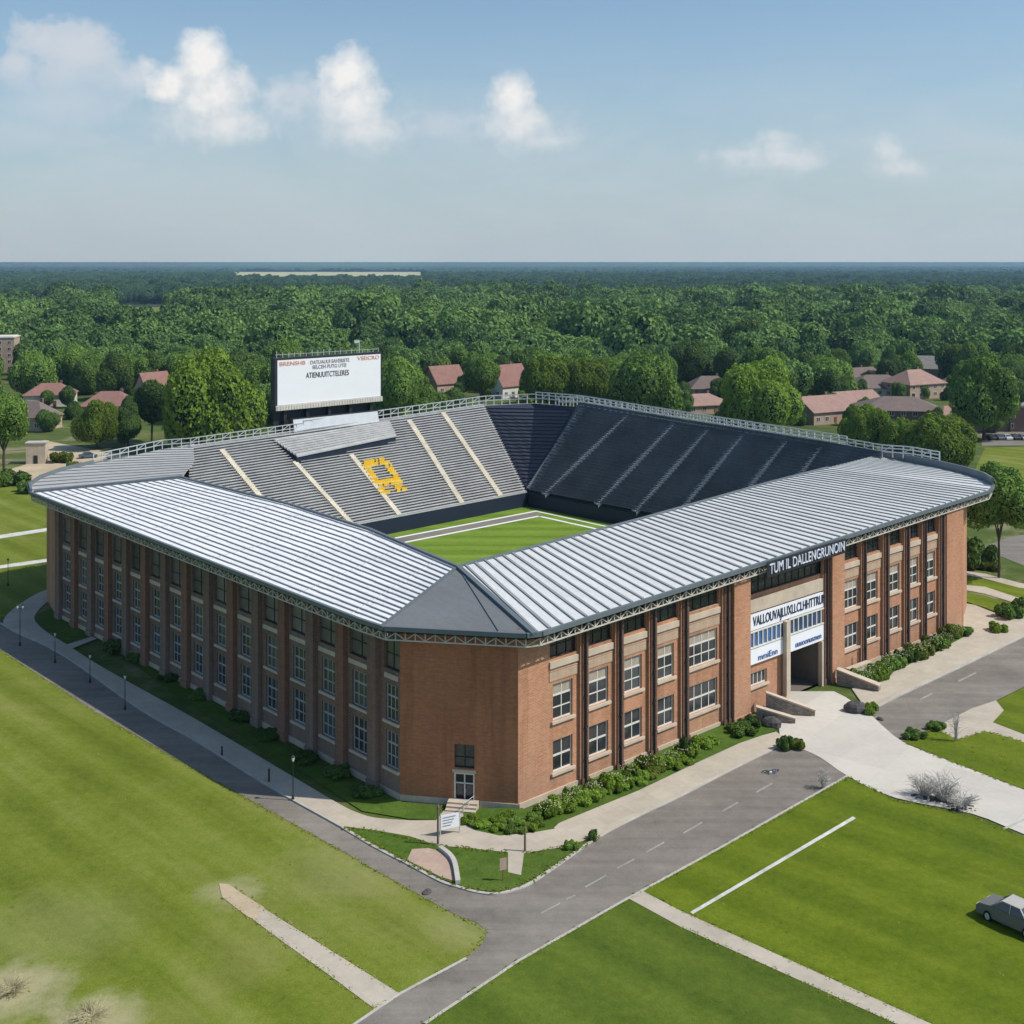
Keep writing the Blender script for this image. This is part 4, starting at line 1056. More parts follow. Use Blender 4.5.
crowns_near = [leaf_mesh('crown', lobes_round(7, zs=.30), 17000, 0.034, LM('leaf')) for _ in range(3)]
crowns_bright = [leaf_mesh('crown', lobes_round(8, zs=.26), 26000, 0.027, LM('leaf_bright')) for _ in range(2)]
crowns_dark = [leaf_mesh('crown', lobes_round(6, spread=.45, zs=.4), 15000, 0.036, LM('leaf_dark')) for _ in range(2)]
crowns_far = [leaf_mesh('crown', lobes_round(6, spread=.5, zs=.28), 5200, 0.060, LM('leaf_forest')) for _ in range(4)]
trunks = [trunk_mesh('trunk') for _ in range(2)]
def tree(px, base, width, height, crown, label=None, group=None, name='tree', Y=None, X=None, rz=None, cat='tree', thin=False):
    p = at(px, base) if Y is None else Vector((X, Y, 0))
    t = empty(name, p, rnd(0, 6.28) if rz is None else rz)
    t.scale = (width/2/0.98, width/2/0.98, height/1.32)
    tag(t, label, cat, group)
    kz = min(1.0, width*(rnd(0.86, 1.0) if not thin else 0.80)/height); lift = (1-kz)*1.30
    c_ = link('crown', crown, t, (0, 0, lift)); c_.scale = (1, 1, kz)
    k_ = link('trunk', random.choice(trunks), t); k_.scale = (0.6 if thin else 1, 0.6 if thin else 1, (lift+0.60*kz)/0.9)
    return t
# (px, base, top, crown width in px, crown kind, label)
HAND = [
 (4,478,392,56,'n','round green tree cut by the left edge beside the sandy ground'),
 (97,449,399,46,'b','small bright round tree standing before the low hip-roofed red house'),
 (212,452,349,104,'b','huge bright round tree left of the scoreboard'),
 (152,442,383,44,'d','dark narrow tree between the huge bright tree and the small round one'),
 (128,446,405,34,'d','low dark tree behind the small bright round tree'),
 (178,446,392,40,'d','dark tree tucked against the left flank of the huge bright tree'),
 (398,432,356,56,'n','dark green tree just right of the scoreboard'),
 (428,430,385,40,'n','lower green tree behind the railing right of the scoreboard'),
 (482,420,356,40,'n','upright dark tree between the two red-roofed houses right of the scoreboard'),
 (548,424,354,56,'b','bright rounded tree, left one of the pair above the stand corner'),
 (588,424,357,50,'b','bright rounded tree, right one of the pair above the stand corner'),
 (648,430,352,72,'n','wide dark green tree above the start of the far rail'),
 (535,418,388,42,'b','low bright bush-like tree at the foot of the bright pair'),
 (762,437,357,78,'b','big round tree between the brown-domed house and the pink double-gabled house'),
 (738,432,398,54,'b','low spreading tree below the big round tree behind the far rail'),
 (830,402,356,60,'n','leafy tree behind the pink double-gabled house'),
 (865,462,403,54,'b','bright round tree close behind the pale right roof end'),
 (906,468,417,52,'b','bright middle tree of the clump behind the right roof end'),
 (942,474,412,76,'b','biggest bright tree of the clump behind the right roof end'),
 (984,440,352,74,'n','large spreading dark tree left of the flat-roofed brick building'),
 (1010,432,376,40,'d','dark slim tree at the right edge beside the flat-roofed brick building'),
 (999,578,462,78,'n','round-crowned young tree on a thin trunk beside the right roof tip'),
 (957,380,346,44,'n','small leafy tree behind the grey-roofed house'),
 (640,420,372,46,'n','rounded tree partly behind the wide dark green tree'),
 (700,352,322,56,'n','broad tree on the forest edge above the brown-domed house'),
 (752,362,317,66,'n','tall tree on the forest edge above the big round tree'),
 (815,356,312,60,'n','tall tree on the forest edge above the pink double-gabled house'),
 (465,352,322,50,'n','broad tree on the forest edge above the first red-roofed house'),
 (545,358,318,64,'n','broad tree on the forest edge above the bright pair'),
 (610,362,322,60,'n','broad tree on the forest edge left of the wide dark tree'),
 (36,398,352,48,'n','tree standing above the white-walled red house'),
 (75,392,345,50,'n','tree with a broad crown behind the low hip-roofed red house'),
 (115,400,352,40,'n','tree between the gabled red house and the low hip-roofed one'),
]
KIND = {'n': crowns_near, 'b': crowns_bright, 'd': crowns_dark}
hand_px = []
for (px, base, top, w, kd, lab) in HAND:
    Y = (CAM_H*F)/(base-HZ); sc = Y/F
    tree(px, base, w*sc, (base-top)*sc, random.choice(KIND[kd]), lab, thin='thin trunk' in lab)
    hand_px.append((at(px, base), w*sc))
# the thin-trunked tree lifts its crown
# houses are listed first so that trees keep clear of them
HOUSES = [
 # px centre, width px, base py, eave py, ridge py, roof, wall, roof kind, yaw, label
 (44,50,407,391,379,'roof_red','wall_white','hip',0.25,'white-walled house with a red hip roof at the left edge'),
 (24,50,431,413,396,'roof_brown','wall_tan','hip',-0.2,'tan house with a brown-red roof below the white-walled house'),
 (104,54,418,402,387,'roof_red','wall_tan','hip',0.1,'low red hip-roofed house behind the small bright round tree'),
 (150,32,402,386,366,'roof_red','wall_tan','gable',0.9,'gabled red-roofed house left of the huge bright tree'),
 (443,38,394,380,360,'roof_red','wall_tan','gable',0.7,'red-roofed house nearest the scoreboard, right of it'),
 (507,40,398,382,358,'roof_red','wall_white','gable',0.75,'red-roofed house with pale walls above the stand corner'),
 (712,40,396,386,373,'roof_brown','wall_tan','hip',0.1,'brown low-domed house beyond the far rail'),
 (704,44,414,402,391,'roof_pink','wall_tan','hip',0.35,'small pink-roofed house in front of the brown low-domed one'),
 (826,50,424,407,391,'roof_pink','wall_tan','gable',0.5,'pink gabled house, left half of the pair behind the far rail'),
 (858,46,416,402,387,'roof_pink','wall_tan','gable',0.5,'pink gabled house, right half of the pair behind the far rail'),
 (884,56,397,385,372,'roof_brown','wall_white','hip',0.05,'cream-walled house with a broad brown hip roof'),
 (920,44,399,379,364,'roof_pink','wall_tan','hip',0.5,'pinkish house with a tall hip roof right of the cream-walled one'),
 (940,34,378,366,352,'roof_grey_tile','wall_tan','gable',-0.4,'grey-roofed house highest on the right side'),
 (908,70,428,405,392,'roof_brown','wall_brown','hip',-0.15,'long dark brown house behind the right tree clump'),
 (960,48,432,417,402,'roof_pink','wall_tan','hip',0.3,'pale pink house at the right end of the long dark brown house'),
 (62,26,386,376,367,'roof_grey_tile','wall_white','gable',0.4,'pale little house among the trees above the white-walled one'),
 (968,34,392,381,370,'roof_brown','wall_tan','hip',-0.3,'brown-roofed house between the grey-roofed one and the spreading tree'),
 (1006,40,402,390,378,'roof_pink','wall_tan','gable',0.6,'pinkish gabled house behind the flat-roofed brick building'),
 (862,34,384,375,365,'roof_brown','wall_tan','gable',0.5,'brown gabled house behind the cream-walled one'),
 (664,30,398,388,378,'roof_pink','wall_tan','hip',0.3,'pinkish house showing beside the wide dark green tree'),
]
M['roof_red'] = mat_plain('red_roof_tile', (0.25, 0.135, 0.112), 0.9, var=0.3)
M['roof_pink'] = mat_plain('pink_roof_tile', (0.31, 0.20, 0.165), 0.9, var=0.3)
M['roof_brown'] = mat_plain('brown_roof_tile', (0.17, 0.128, 0.115), 0.9, var=0.3)
M['roof_grey_tile'] = mat_plain('grey_roof_tile', (0.24, 0.225, 0.21), 0.9, var=0.3)
M['wall_white'] = mat_plain('white_render', (0.62, 0.59, 0.54), 0.9, var=0.2)
M['wall_tan'] = mat_plain('tan_brick_wall', (0.42, 0.31, 0.235), 0.9, var=0.35)
M['wall_brown'] = mat_plain('brown_brick_wall', (0.20, 0.13, 0.105), 0.9, var=0.3)
hw_fr, hw_pn = MB(), MB()
hw_fr.box(0, 1.5, -0.06, 0.02, 0, 0.12); hw_fr.box(0, 1.5, -0.06, 0.02, 1.38, 1.5); hw_fr.box(0, 0.12, -0.06, 0.02, 0.12, 1.38); hw_fr.box(1.38, 1.5, -0.06, 0.02, 0.12, 1.38); hw_fr.box(0.69, 0.81, -0.055, 0.02, 0.12, 1.38)
hw_pn.box(0.06, 1.44, -0.04, -0.01, 0.06, 1.44)
HWF, HWP = hw_fr.mesh('window_frame', M['white_frame']), hw_pn.mesh('window_pane', M['glass'])
house_pos = []
def house(px, wpx, base, eave, ridge, roof, wallm, kind, yaw, label, name='house', depth=0.75):
    p = at(px, base); sc = p.y/F
    w = wpx*sc*(1.14 if px > 690 else 0.95); d = w*depth; he = max(2.5, (base-eave)*sc*0.76); hr = he + max(1.8, (eave-ridge)*sc*0.85)
    p.y += d*0.5
    h = empty(name, p, yaw); tag(h, label, 'house'); house_pos.append((p, w))
    m = MB(); m.box(-w/2, w/2, -d/2, d/2, -0.2, he); m.box(-w/2-.1, w/2+.1, -d/2-.1, d/2+.1, -0.2, 0.5)
    if kind == 'gable':
        m.face([(-w/2,-d/2,he),(-w/2,d/2,he),(-w/2,0,hr-0.15)][::-1]); m.face([(w/2,-d/2,he),(w/2,d/2,he),(w/2,0,hr-0.15)])
    m.build('wall', M[wallm], h)
    r = MB(); o = 0.5; x, y = w/2+o, d/2+o; ze = he-0.12
    if kind == 'gable':
        r.face([(-x,-y,ze),(x,-y,ze),(x,0,hr),(-x,0,hr)]); r.face([(x,y,ze),(-x,y,ze),(-x,0,hr),(x,0,hr)])
        r.face([(-x,-y,ze-.2),(-x,0,hr-.2),(x,0,hr-.2),(x,-y,ze-.2)]); r.face([(x,y,ze-.2),(x,0,hr-.2),(-x,0,hr-.2),(-x,y,ze-.2)])
        r.face([(-x,-y,ze-.2),(x,-y,ze-.2),(x,-y,ze),(-x,-y,ze)])
    else:
        k = max(0.1, x-y*0.85)
        r.face([(-x,-y,ze),(x,-y,ze),(k,0,hr),(-k,0,hr)]); r.face([(x,y,ze),(-x,y,ze),(-k,0,hr),(k,0,hr)])
        r.face([(x,-y,ze),(x,y,ze),(k,0,hr)]); r.face([(-x,y,ze),(-x,-y,ze),(-k,0,hr)])
        r.box(-x, x, -y, y, ze-0.22, ze-0.003)
    rf = r.build('roof', M[roof], h)
    c = MB(); c.box(w*0.2-0.4, w*0.2+0.4, d*0.12-0.35, d*0.12+0.35, he, hr+0.7); c.build('chimney', M['wall_brown'], rf)
    n = max(2, int(w/3.4)); rows = 2 if he > 4.6 else 1
    for j in range(rows):
        for k in range(n):
            x0 = -w/2 + w*(k+0.5)/n - 0.75
            if j == 0 and k == n//2: continue
            f = link('window', HWF, h, (x0, -d/2-0.01, 0.95+2.6*j)); link('pane', HWP, f)
        for k in range(2):
            f = link('window', HWF, h, (w/2+0.01, -d/4+d/2*k-0.75, 0.95+2.6*j), R(90)); link('pane', HWP, f)
            f = link('window', HWF, h, (-w/2-0.01, -d/4+d/2*k+0.75, 0.95+2.6*j), R(-90)); link('pane', HWP, f)
    x0 = -w/2 + w*(n//2+0.5)/n
    dd = MB(); dd.box(x0-0.5, x0+0.5, -d/2-0.12, -d/2-0.003, 0.0, 2.1); dd.build('door', M['wood'], h)
    return h
for a in HOUSES: house(*a)
# flat-roofed brick building at the right edge, a tall pale block at the left edge, a concrete pump house
def block(name, px, base, wpx, top, depth, wallm, roofm, yaw, label, cols, rows, cat='building', over=0.3):
    p = at(px, base); sc = p.y/F; w, h = wpx*sc, (base-top)*sc; d = w*depth; p.y += d/2
    b = empty(name, p, yaw); tag(b, label, cat); house_pos.append((p, w))
    m = MB(); m.box(-w/2, w/2, -d/2, d/2, -0.2, h); m.build('wall', M[wallm], b)
    r = MB(); r.box(-w/2-over, w/2+over, -d/2-over, d/2+over, h-0.05, h+0.5); r.box(-w/2+0.5, w/2-0.5, -d/2+0.5, d/2-0.5, h+0.501, h+0.7); r.build('roof', M[roofm], b)
    for j in range(rows):
        for k in range(cols):
            f = link('window', HWF, b, (-w/2+w*(k+0.5)/cols-0.75, -d/2-0.01, 1.0+(h-1.0)*j/rows)); link('pane', HWP, f)
            f = link('window', HWF, b, (-w/2-0.01, d/2-d*(k+0.5)/cols+0.75, 1.0+(h-1.0)*j/rows), R(-90)); link('pane', HWP, f)
    return b
block('brick_building', 1022, 432, 62, 408, 0.7, 'wall_brown', 'roof_grey_tile', -0.12, 'flat-roofed dark brick building cut by the right edge', 4, 2)
block('apartment_block', -8, 372, 36, 338, 0.8, 'wall_tan', 'wall_white', 0.2, 'tall pale apartment block cut by the left edge', 4, 5)
pb = at(37, 463); b = empty('pump_house', pb, 0.15); tag(b, 'small plain concrete block hut on the sandy ground at left', 'hut')
m = MB(); m.box(-2.3, 2.3, -1.5, 1.5, 0, 5.0); m.build('wall', M['stone'], b)
m = MB(); m.box(-2.5, 2.5, -1.7, 1.7, 5.003, 5.3); m.build('roof', M['kerb'], b)
m = MB(); m.box(-0.5, 0.5, -1.56, -1.503, 0, 2.1); m.build('door', M['steel_dark'], b)

for k, (hp, hw) in enumerate(house_pos[:len(HOUSES)]):
    for sd in ((-1, 1) if k % 3 else (-1, 0.2, 1)):
        q = Vector((hp.x + sd*hw*rnd(.40,.62), hp.y - hw*rnd(.45,.62), 0)); w_ = rnd(4.5, 7.5)
        tree(0, 0, w_, w_*rnd(.8, 1.15), random.choice(crowns_near+crowns_dark), 'small garden tree close in front of one of the houses', 'garden trees in front of the houses', Y=q.y, X=q.x)
# belts of trees: the nearest as things of their own, the rest as one far wood
def proj(x, y, z=0): return 512 + x/y*F, HZ + (CAM_H-z)*F/y
hrect = []
for (px, wpx, base, eave, ridge, *_r) in HOUSES: hrect.append((px-wpx*0.30, px+wpx*0.30, ridge+2, eave+(base-eave)*0.2, at(px, base).y))
hrect += [(992,1030,405,428,at(1010,432).y), (0,14,338,366,at(0,372).y), (28,47,440,462,at(37,463).y), (30,110,446,470,at(60,470).y)]
def clear_of(x, y, w, h):
    a, b = proj(x, y); top = proj(x, y, h)[1]; r = w/2/y*F
    if 0 < a < 1024 and b > 500: return False
    for (x0, x1, y0, y1, hy) in hrect:
        if y < hy+14 and a+r*0.8 > x0 and a-r*0.8 < x1 and b > y0 and top < y1: return False
    for (p, ww) in house_pos:
        if (p.x-x)**2+(p.y-y)**2 < (ww*0.62+w*0.4)**2: return False
    for (p, ww) in hand_px:
        if (p.x-x)**2+(p.y-y)**2 < (ww*0.36+w*0.30)**2: return False
    if y < 330: return False
    if 105 < a < 180 and 800 < y < 1310: return False
    if 224+12*math.sin(y/160) < a < 424 and 2750 < y < 5550: return False
    return True
cand = []
y = 372.0
while y < 3500:
    hwid = 0.45*y + 30; step = 12.5 if y < 540 else 20.5
    x = -hwid + rnd(0, step)
    while x < hwid:
        X, Y_ = x + rnd(-.38,.38)*step, y + rnd(-.42,.42)*step
        big = math.sin(X*0.013+1.3)*math.sin(Y_*0.011+0.4) + 0.5*math.sin(X*0.031+Y_*0.023)
        w = (rnd(11, 17) if Y_ < 540 else rnd(18, 36) + 4*big if Y_ < 1350 else rnd(17, 27)); h = w*rnd(0.60, 0.86)
        if Y_ < 540: h = w*rnd(0.85, 1.1)
        gap = math.sin(X*0.006+2.0)*0.5+0.5
        keep = True
        if Y_ < 470 and rnd(0,1) < 0.10: keep = False
        if 1130+150*gap < Y_ < 1330+260*gap: keep = False
        if keep and clear_of(X, Y_, w, h): cand.append((Y_, X, w, h))
        x += step
    y += step*0.92
cand.sort()
n_ind = 300 - len(HAND) - 10 - 46
belt_labels = ['dark green broad-crowned tree in the belt behind the houses', 'mid green rounded tree in the belt behind the houses', 'deep green bushy tree in the belt behind the houses']
for i, (Y_, X, w, h) in enumerate(cand[:n_ind]):
    k = random.randrange(6)
    cr = crowns_near[k % 3] if k < 4 else (crowns_dark[k % 2] if k == 4 else crowns_far[0])
    tree(0, 0, w, h, cr, 'green broad-crowned tree among many in the belt beyond the stadium', 'trees in the belt beyond the stadium', Y=Y_, X=X)
far = cand[n_ind:]
fm = bpy.data.meshes.new('far_wood'); fm.from_pydata([(x, y, 0) for (y, x, w, h) in far], [], [])
a = fm.attributes.new('size', 'FLOAT_VECTOR', 'POINT'); a.data.foreach_set('vector', [q for (y, x, w, h) in far for q in (w/1.96, w/1.96, h/1.32)])
a = fm.attributes.new('turn', 'FLOAT_VECTOR', 'POINT'); a.data.foreach_set('vector', [q for _ in far for q in (0, 0, rnd(0, 6.28))])
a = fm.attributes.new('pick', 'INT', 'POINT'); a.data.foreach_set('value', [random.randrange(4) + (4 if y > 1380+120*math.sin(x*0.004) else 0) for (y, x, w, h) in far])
wood = link('far_wood', fm); tag(wood, 'dense green wood stretching from the houses towards the horizon', 'wood', kind='stuff')
src = []
belt_far = []
for me in crowns_far:                                     # farther belt: same crowns, distance haze put into a darker, bluer green
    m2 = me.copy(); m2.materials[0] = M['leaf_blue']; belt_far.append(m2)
for i, me in enumerate(crowns_far + belt_far):                       # four real trees of the wood lend their crowns to it
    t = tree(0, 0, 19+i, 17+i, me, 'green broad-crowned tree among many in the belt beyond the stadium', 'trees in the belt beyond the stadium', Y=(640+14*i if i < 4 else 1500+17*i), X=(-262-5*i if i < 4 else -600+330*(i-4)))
    src.append(t.children[0] if t.children[0].name.startswith('crown') else t.children[1])
gt_ = bpy.data.node_groups.new('wood_scatter', 'GeometryNodeTree')
gt_.interface.new_socket('Geometry', in_out='INPUT', socket_type='NodeSocketGeometry'); gt_.interface.new_socket('Geometry', in_out='OUTPUT', socket_type='NodeSocketGeometry')
gi, go = gt_.nodes.new('NodeGroupInput'), gt_.nodes.new('NodeGroupOutput')
jn = gt_.nodes.new('GeometryNodeJoinGeometry')
for o in reversed(src):
    oi = gt_.nodes.new('GeometryNodeObjectInfo'); oi.inputs['Object'].default_value = o; oi.inputs['As Instance'].default_value = True; oi.transform_space = 'ORIGINAL'
    gt_.links.new(oi.outputs['Geometry'], jn.inputs[0])
ip = gt_.nodes.new('GeometryNodeInstanceOnPoints'); ip.inputs['Pick Instance'].default_value = True
def named(nm, typ):
    n = gt_.nodes.new('GeometryNodeInputNamedAttribute'); n.data_type = typ; n.inputs[0].default_value = nm; return n.outputs[0]
gt_.links.new(gi.outputs[0], ip.inputs['Points']); gt_.links.new(jn.outputs[0], ip.inputs['Instance'])
gt_.links.new(named('size', 'FLOAT_VECTOR'), ip.inputs['Scale']); gt_.links.new(named('pick', 'INT'), ip.inputs['Instance Index'])
er = gt_.nodes.new('FunctionNodeEulerToRotation'); gt_.links.new(named('turn', 'FLOAT_VECTOR'), er.inputs[0]); gt_.links.new(er.outputs[0], ip.inputs['Rotation'])
gt_.links.new(ip.outputs[0], go.inputs[0])
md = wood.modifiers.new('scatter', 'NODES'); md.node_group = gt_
# canopy of the woods farther out, a bumpy sheet
mf, ntf = new_mat('distant_canopy')
tc = ntf.n('ShaderNodeTexCoord').outputs['Object']
a_ = ntf.noise(tc, 0.0016, 6, 0.65); b_ = ntf.noise(tc, 0.035, 4, 0.7)
kk = ntf.math('ADD', ntf.math('MULTIPLY', a_, 0.7), ntf.math('MULTIPLY', b_, 0.4))
finish(ntf, ntf.ramp(kk, [(0.35, (0.014, 0.032, 0.024)), (0.55, (0.028, 0.056, 0.040)), (0.75, (0.05, 0.085, 0.055))]), 0.95, spec=0.05)
m = MB(); rows_y = [3350*(1.021**k) for k in range(118)]; NC = 420
def cz(i, j): return 13 + 5.5*math.sin(i*12.9898+j*78.233+math.sin(i*3.1+j*1.7)*5) 
for j, Yr in enumerate(rows_y):
    for i in range(NC+1): m.v.append(((-0.56+1.12*i/NC)*Yr, Yr*(1+0.008*math.sin(i*7.7+j*3.3)), cz(i, j)))
for j in range(len(rows_y)-1):
    for i in range(NC):
        a = 512+F*(-0.56+1.12*(i+.5)/NC)
        if rows_y[j] < 5500 and 224+14*math.sin(j) < a < 424: continue
        m.f.append((j*(NC+1)+i, j*(NC+1)+i+1, (j+1)*(NC+1)+i+1, (j+1)*(NC+1)+i)); m.m.append(0)
tag(m.build('distant_forest', mf), 'far forest canopy reaching the horizon', 'forest', kind='stuff')
m = MB(); m.face([((218-512)/F*3000,3000,.3), ((428-512)/F*3000,3000,.3), ((428-512)/F*5600,5600,.3), ((215-512)/F*5600,5600,.3)])
tag(m.build('clearing', M['clear_field']), kind='structure')
m = MB(); m.face([((108-512)/F*1100,1100,.3), ((178-512)/F*1100,1100,.3), ((172-512)/F*1310,1310,.3), ((112-512)/F*1310,1310,.3)])
tag(m.build('clearing', M['grass_left']), kind='structure')
fl = MB(); fl.face([(-420,600,.12),(420,600,.12),(4200,9000,.12),(-4200,9000,.12)])
M['floor'] = mat_plain('forest_floor', (0.03, 0.045, 0.018), 0.95, scale=0.02)
tag(fl.build('forest_floor', M['floor']), kind='structure')

# ragged grass: tufts over the near lawns and along their edges
def inside(px, poly):
    c = False; x, y = px; n = len(poly)
    for i in range(n):
        (x1, y1), (x2, y2) = poly[i], poly[i-1]
        if (y1 > y) != (y2 > y) and x < (x2-x1)*(y-y1)/(y2-y1)+x1: c = not c
    return c
def tufts(name, poly_px, n, mat, z, hmin, hmax, edges, edge_n, label, skip=()):
    P = [tuple(at(*p)[:2]) for p in poly_px]; SK = [[tuple(at(*p)[:2]) for p in q] for q in skip]
    m = MB(); tint = []
    def one(x, y, k):
        base = rnd(0.1, 0.9)
        for b in range(3):
            a = rnd(0, 6.28); h = rnd(hmin, hmax)*k; w = rnd(.05, .11)*k; l = rnd(.05, .16)*k
            dx, dy = math.cos(a), math.sin(a); ox, oy = x+rnd(-.12,.12), y+rnd(-.12,.12)
            m.face([(ox-dy*w, oy+dx*w, z), (ox+dy*w, oy-dx*w, z), (ox+dx*l, oy+dy*l, z+h)]); tint.append(min(1, max(0, base+rnd(-.2,.2))))
    xs_, ys_ = [p[0] for p in P], [p[1] for p in P]; made = 0; tr = 0
    while made < n and tr < n*30:
        tr += 1; x, y = rnd(min(xs_), max(xs_)), rnd(max(62, min(ys_)), max(ys_))
        q = proj(x, y)
        if not (-20 < q[0] < 1044 and q[1] < 1050): continue
        if inside((x, y), P) and not any(inside((x, y), s_) for s_ in SK): one(x, y, 1); made += 1
    for e in edges:
        e = [at(*p) for p in e]; L = sum((b-a).length for a, b in zip(e, e[1:]))
        for k in range(int(L*edge_n)):
            p = along(e, rnd(0, 1)); one(p.x+rnd(-.22,.22), p.y+rnd(-.22,.22), 1.25)
    me = m.mesh(name, mat); at2 = me.attributes.new('tint', 'FLOAT', 'FACE'); at2.data.foreach_set('value', tint)
    tag(link(name, me), label, 'grass', kind='stuff')
M['tuft_left'] = mat_leaf('yellow_green_blades', (0.16, 0.17, 0.030), (0.24, 0.26, 0.045), (0.36, 0.34, 0.12), 0.3)
M['tuft_right'] = mat_leaf('deep_green_blades', (0.11, 0.14, 0.012), (0.18, 0.22, 0.020), (0.30, 0.29, 0.06), 0.3)
pathL = [(228,887),(233,888),(262,908),(324,947),(399,994),(375,1010),(324,972),(285,944),(250,918),(223,897)]
tufts('grass', [(-40,640),(0,651),(95,713),(200,774),(313,836),(422,898),(455,916),(484,928),(484,943),(466,958),(399,994),(353,1025),(300,1060),(-40,1060)], 60, M['tuft_left'], 0.03, .02, .07,
      [[(0,650),(95,712),(200,773),(313,835),(422,897),(455,915),(487,932),(466,959),(399,994)], pathL], 6, 'short yellow-green grass of the lawn left of the road', (pathL,))
pathR = [(627,899),(642,892),(680,912),(930,1025),(1000,1060),(950,1060),(895,1025),(680,928)]
tufts('grass', [(430,1026),(519,965),(620,907),(720,852),(848,780),(895,803),(972,819),(1024,841),(1070,860),(1070,1060),(400,1060)], 60, M['tuft_right'], 0.09, .02, .07,
      [[(425,1026),(519,963),(620,905),(720,850),(848,778),(895,801),(972,817),(1024,838)], pathR], 6, 'short deep green grass of the lawn right of the road', (pathR,))
tufts('grass', [(904,744),(935,730),(958,742),(985,733),(1024,744),(1024,789),(935,755)], 60, M['tuft_right'], 0.10, .02, .07, [[(904,743),(935,756),(1024,790)], [(904,743),(935,729),(958,741),(985,732),(1024,743)]], 6, 'short green grass of the small lawn by the forecourt')
tufts('grass', [(345,831),(376,834),(437,849),(507,855),(507,875),(523,878),(526,856),(560,849),(594,840),(562,862),(531,883),(496,893),(458,886),(408,863)], 60, M['tuft_right'], 0.14, .03, .09, [[(345,830),(376,832),(437,847),(507,854)], [(524,855),(560,849),(596,839)], [(343,829),(408,864),(458,888),(496,894),(531,883),(562,862),(598,838)]], 7, 'short green grass of the corner lawn', ([(409,852),(446,853),(457,883),(408,862)],))

# ------------------------------------------------------------------ street furniture, shrubs and the small things
def lamp(p, h, label, group=None, heads=1):
    t = empty('street_lamp', p); tag(t, label, 'street lamp', group)
    m = MB(); m.tube([(0,0,0),(0,0,0.12),(0,0,0.5),(0,0,0.55)], [0.16,0.16,0.10,0.06], 8); m.build('base', M['steel_dark'], t)
    m = MB(); m.tube([(0,0,0.55),(0,0,h-0.55)], [0.055,0.04], 8)
    if heads == 2: m.tube([(-0.35,0,h-0.75),(0.35,0,h-0.75)], 0.03, 6)
    m.build('pole', M['steel_dark'], t)
    for x in ((0,) if heads == 1 else (-0.35, 0.35)):
        z = h-0.55 if heads == 1 else h-0.75
        m = MB(); m.tube([(x,0,z),(x,0,z+0.1),(x,0,z+0.42)], [0.07,0.11,0.16], 8); ln = m.build('lantern', M['lamp_glass'], t)
        m = MB(); m.tube([(x,0,z+0.421),(x,0,z+0.47),(x,0,z+0.6)], [0.2,0.2,0.03], 8); m.build('lantern_cap', M['steel_dark'], ln)
    return t
lamp(at(20,646), 5.6, 'tall two-headed lamp at the bend of the shaded footpath', heads=2)
for px, py, h, lab in ((55,663,3.9,'slim lamp on the shaded kerb nearest the bend'), (90,683,3.5,'slim lamp on the shaded kerb, second from the bend'), (125,710,4.0,'slim lamp on the shaded kerb, third from the bend'), (293,801,4.2,'slim lamp on the shaded kerb nearest the blind brick corner')):
    lamp(at(px, py), h, lab, 'lamps along the shaded footpath')
lamp(at(8,586), 4.2, 'slim lamp beside the white lines on the far left field')
def bollard(px, py, h, label, mat='steel_dark', group=None, name='bollard', cat='bollard'):
    t = empty(name, at(px, py)); tag(t, label, cat, group)
    m = MB(); m.tube([(0,0,0),(0,0,h*0.9)], [0.10,0.085], 8); m.build('post', M[mat], t)
    m = MB(); m.tube([(0,0,h*0.9),(0,0,h*0.93),(0,0,h)], [0.12,0.12,0.03], 8); m.build('cap', M[mat], t)
    return t
bollard(222,757,1.1,'short dark bollard halfway along the shaded kerb', group='bollards on the shaded kerb')
bollard(269,783,1.4,'taller dark bollard on the shaded kerb towards the corner', group='bollards on the shaded kerb')
bollard(438,846,3.6,'thick dark post at the edge of the brick paving','post', name='wooden_post', cat='post')
bollard(525,853,2.3,'brown post beside the short path stub at the corner','post', name='wooden_post', cat='post')
bollard(858,672,2.6,'thin brown post in the long shrub bed','post', name='wooden_post', cat='post')
# small reddish sign on the corner lawn, white notice board by the corner door
t = empty('signpost', at(503,882), R(20)); tag(t, 'small reddish sign standing on the corner lawn', 'sign')
m = MB(); m.tube([(0,0,0),(0,0,2.0)], 0.05, 6); m.build('post', M['wood'], t)
m = MB(); m.box(-0.3,0.3,-0.08,-0.05,1.0,1.95); m.build('board', M['brickpave'], t)
t = empty('notice_board', at(450,836), R(25)); tag(t, 'white notice board on two posts by the corner door', 'notice board')
m = MB(); m.box(-0.85,0.85,-0.04,0.04,0.7,1.9); m.build('board', M['banner'], t)
for x in (-0.9, 0.9):
    m = MB(); m.tube([(x,0,0),(x,0,2.1)], 0.06, 6); m.build('post', M['galv'], t)
m = MB()
for k in range(4): m.box(-0.7,0.5-0.15*k,-0.055,-0.041,1.66-0.24*k,1.74-0.24*k)
m.build('lettering', M['grey_letter'], t)
# handrail of the corner door
t = empty('handrail', at(463,815), R(60)); tag(t, 'pale metal handrail beside the corner door path', 'handrail')
m = MB()
for k in range(4): m.tube([(0.9*k,0,0),(0.9*k,0,1.0)], 0.03, 6)
m.tube([(0,0,1.0),(2.7,0,1.0)], 0.035, 6); m.tube([(0,0,0.55),(2.7,0,0.55)], 0.025, 6); m.build('rail', M['galv'], t)

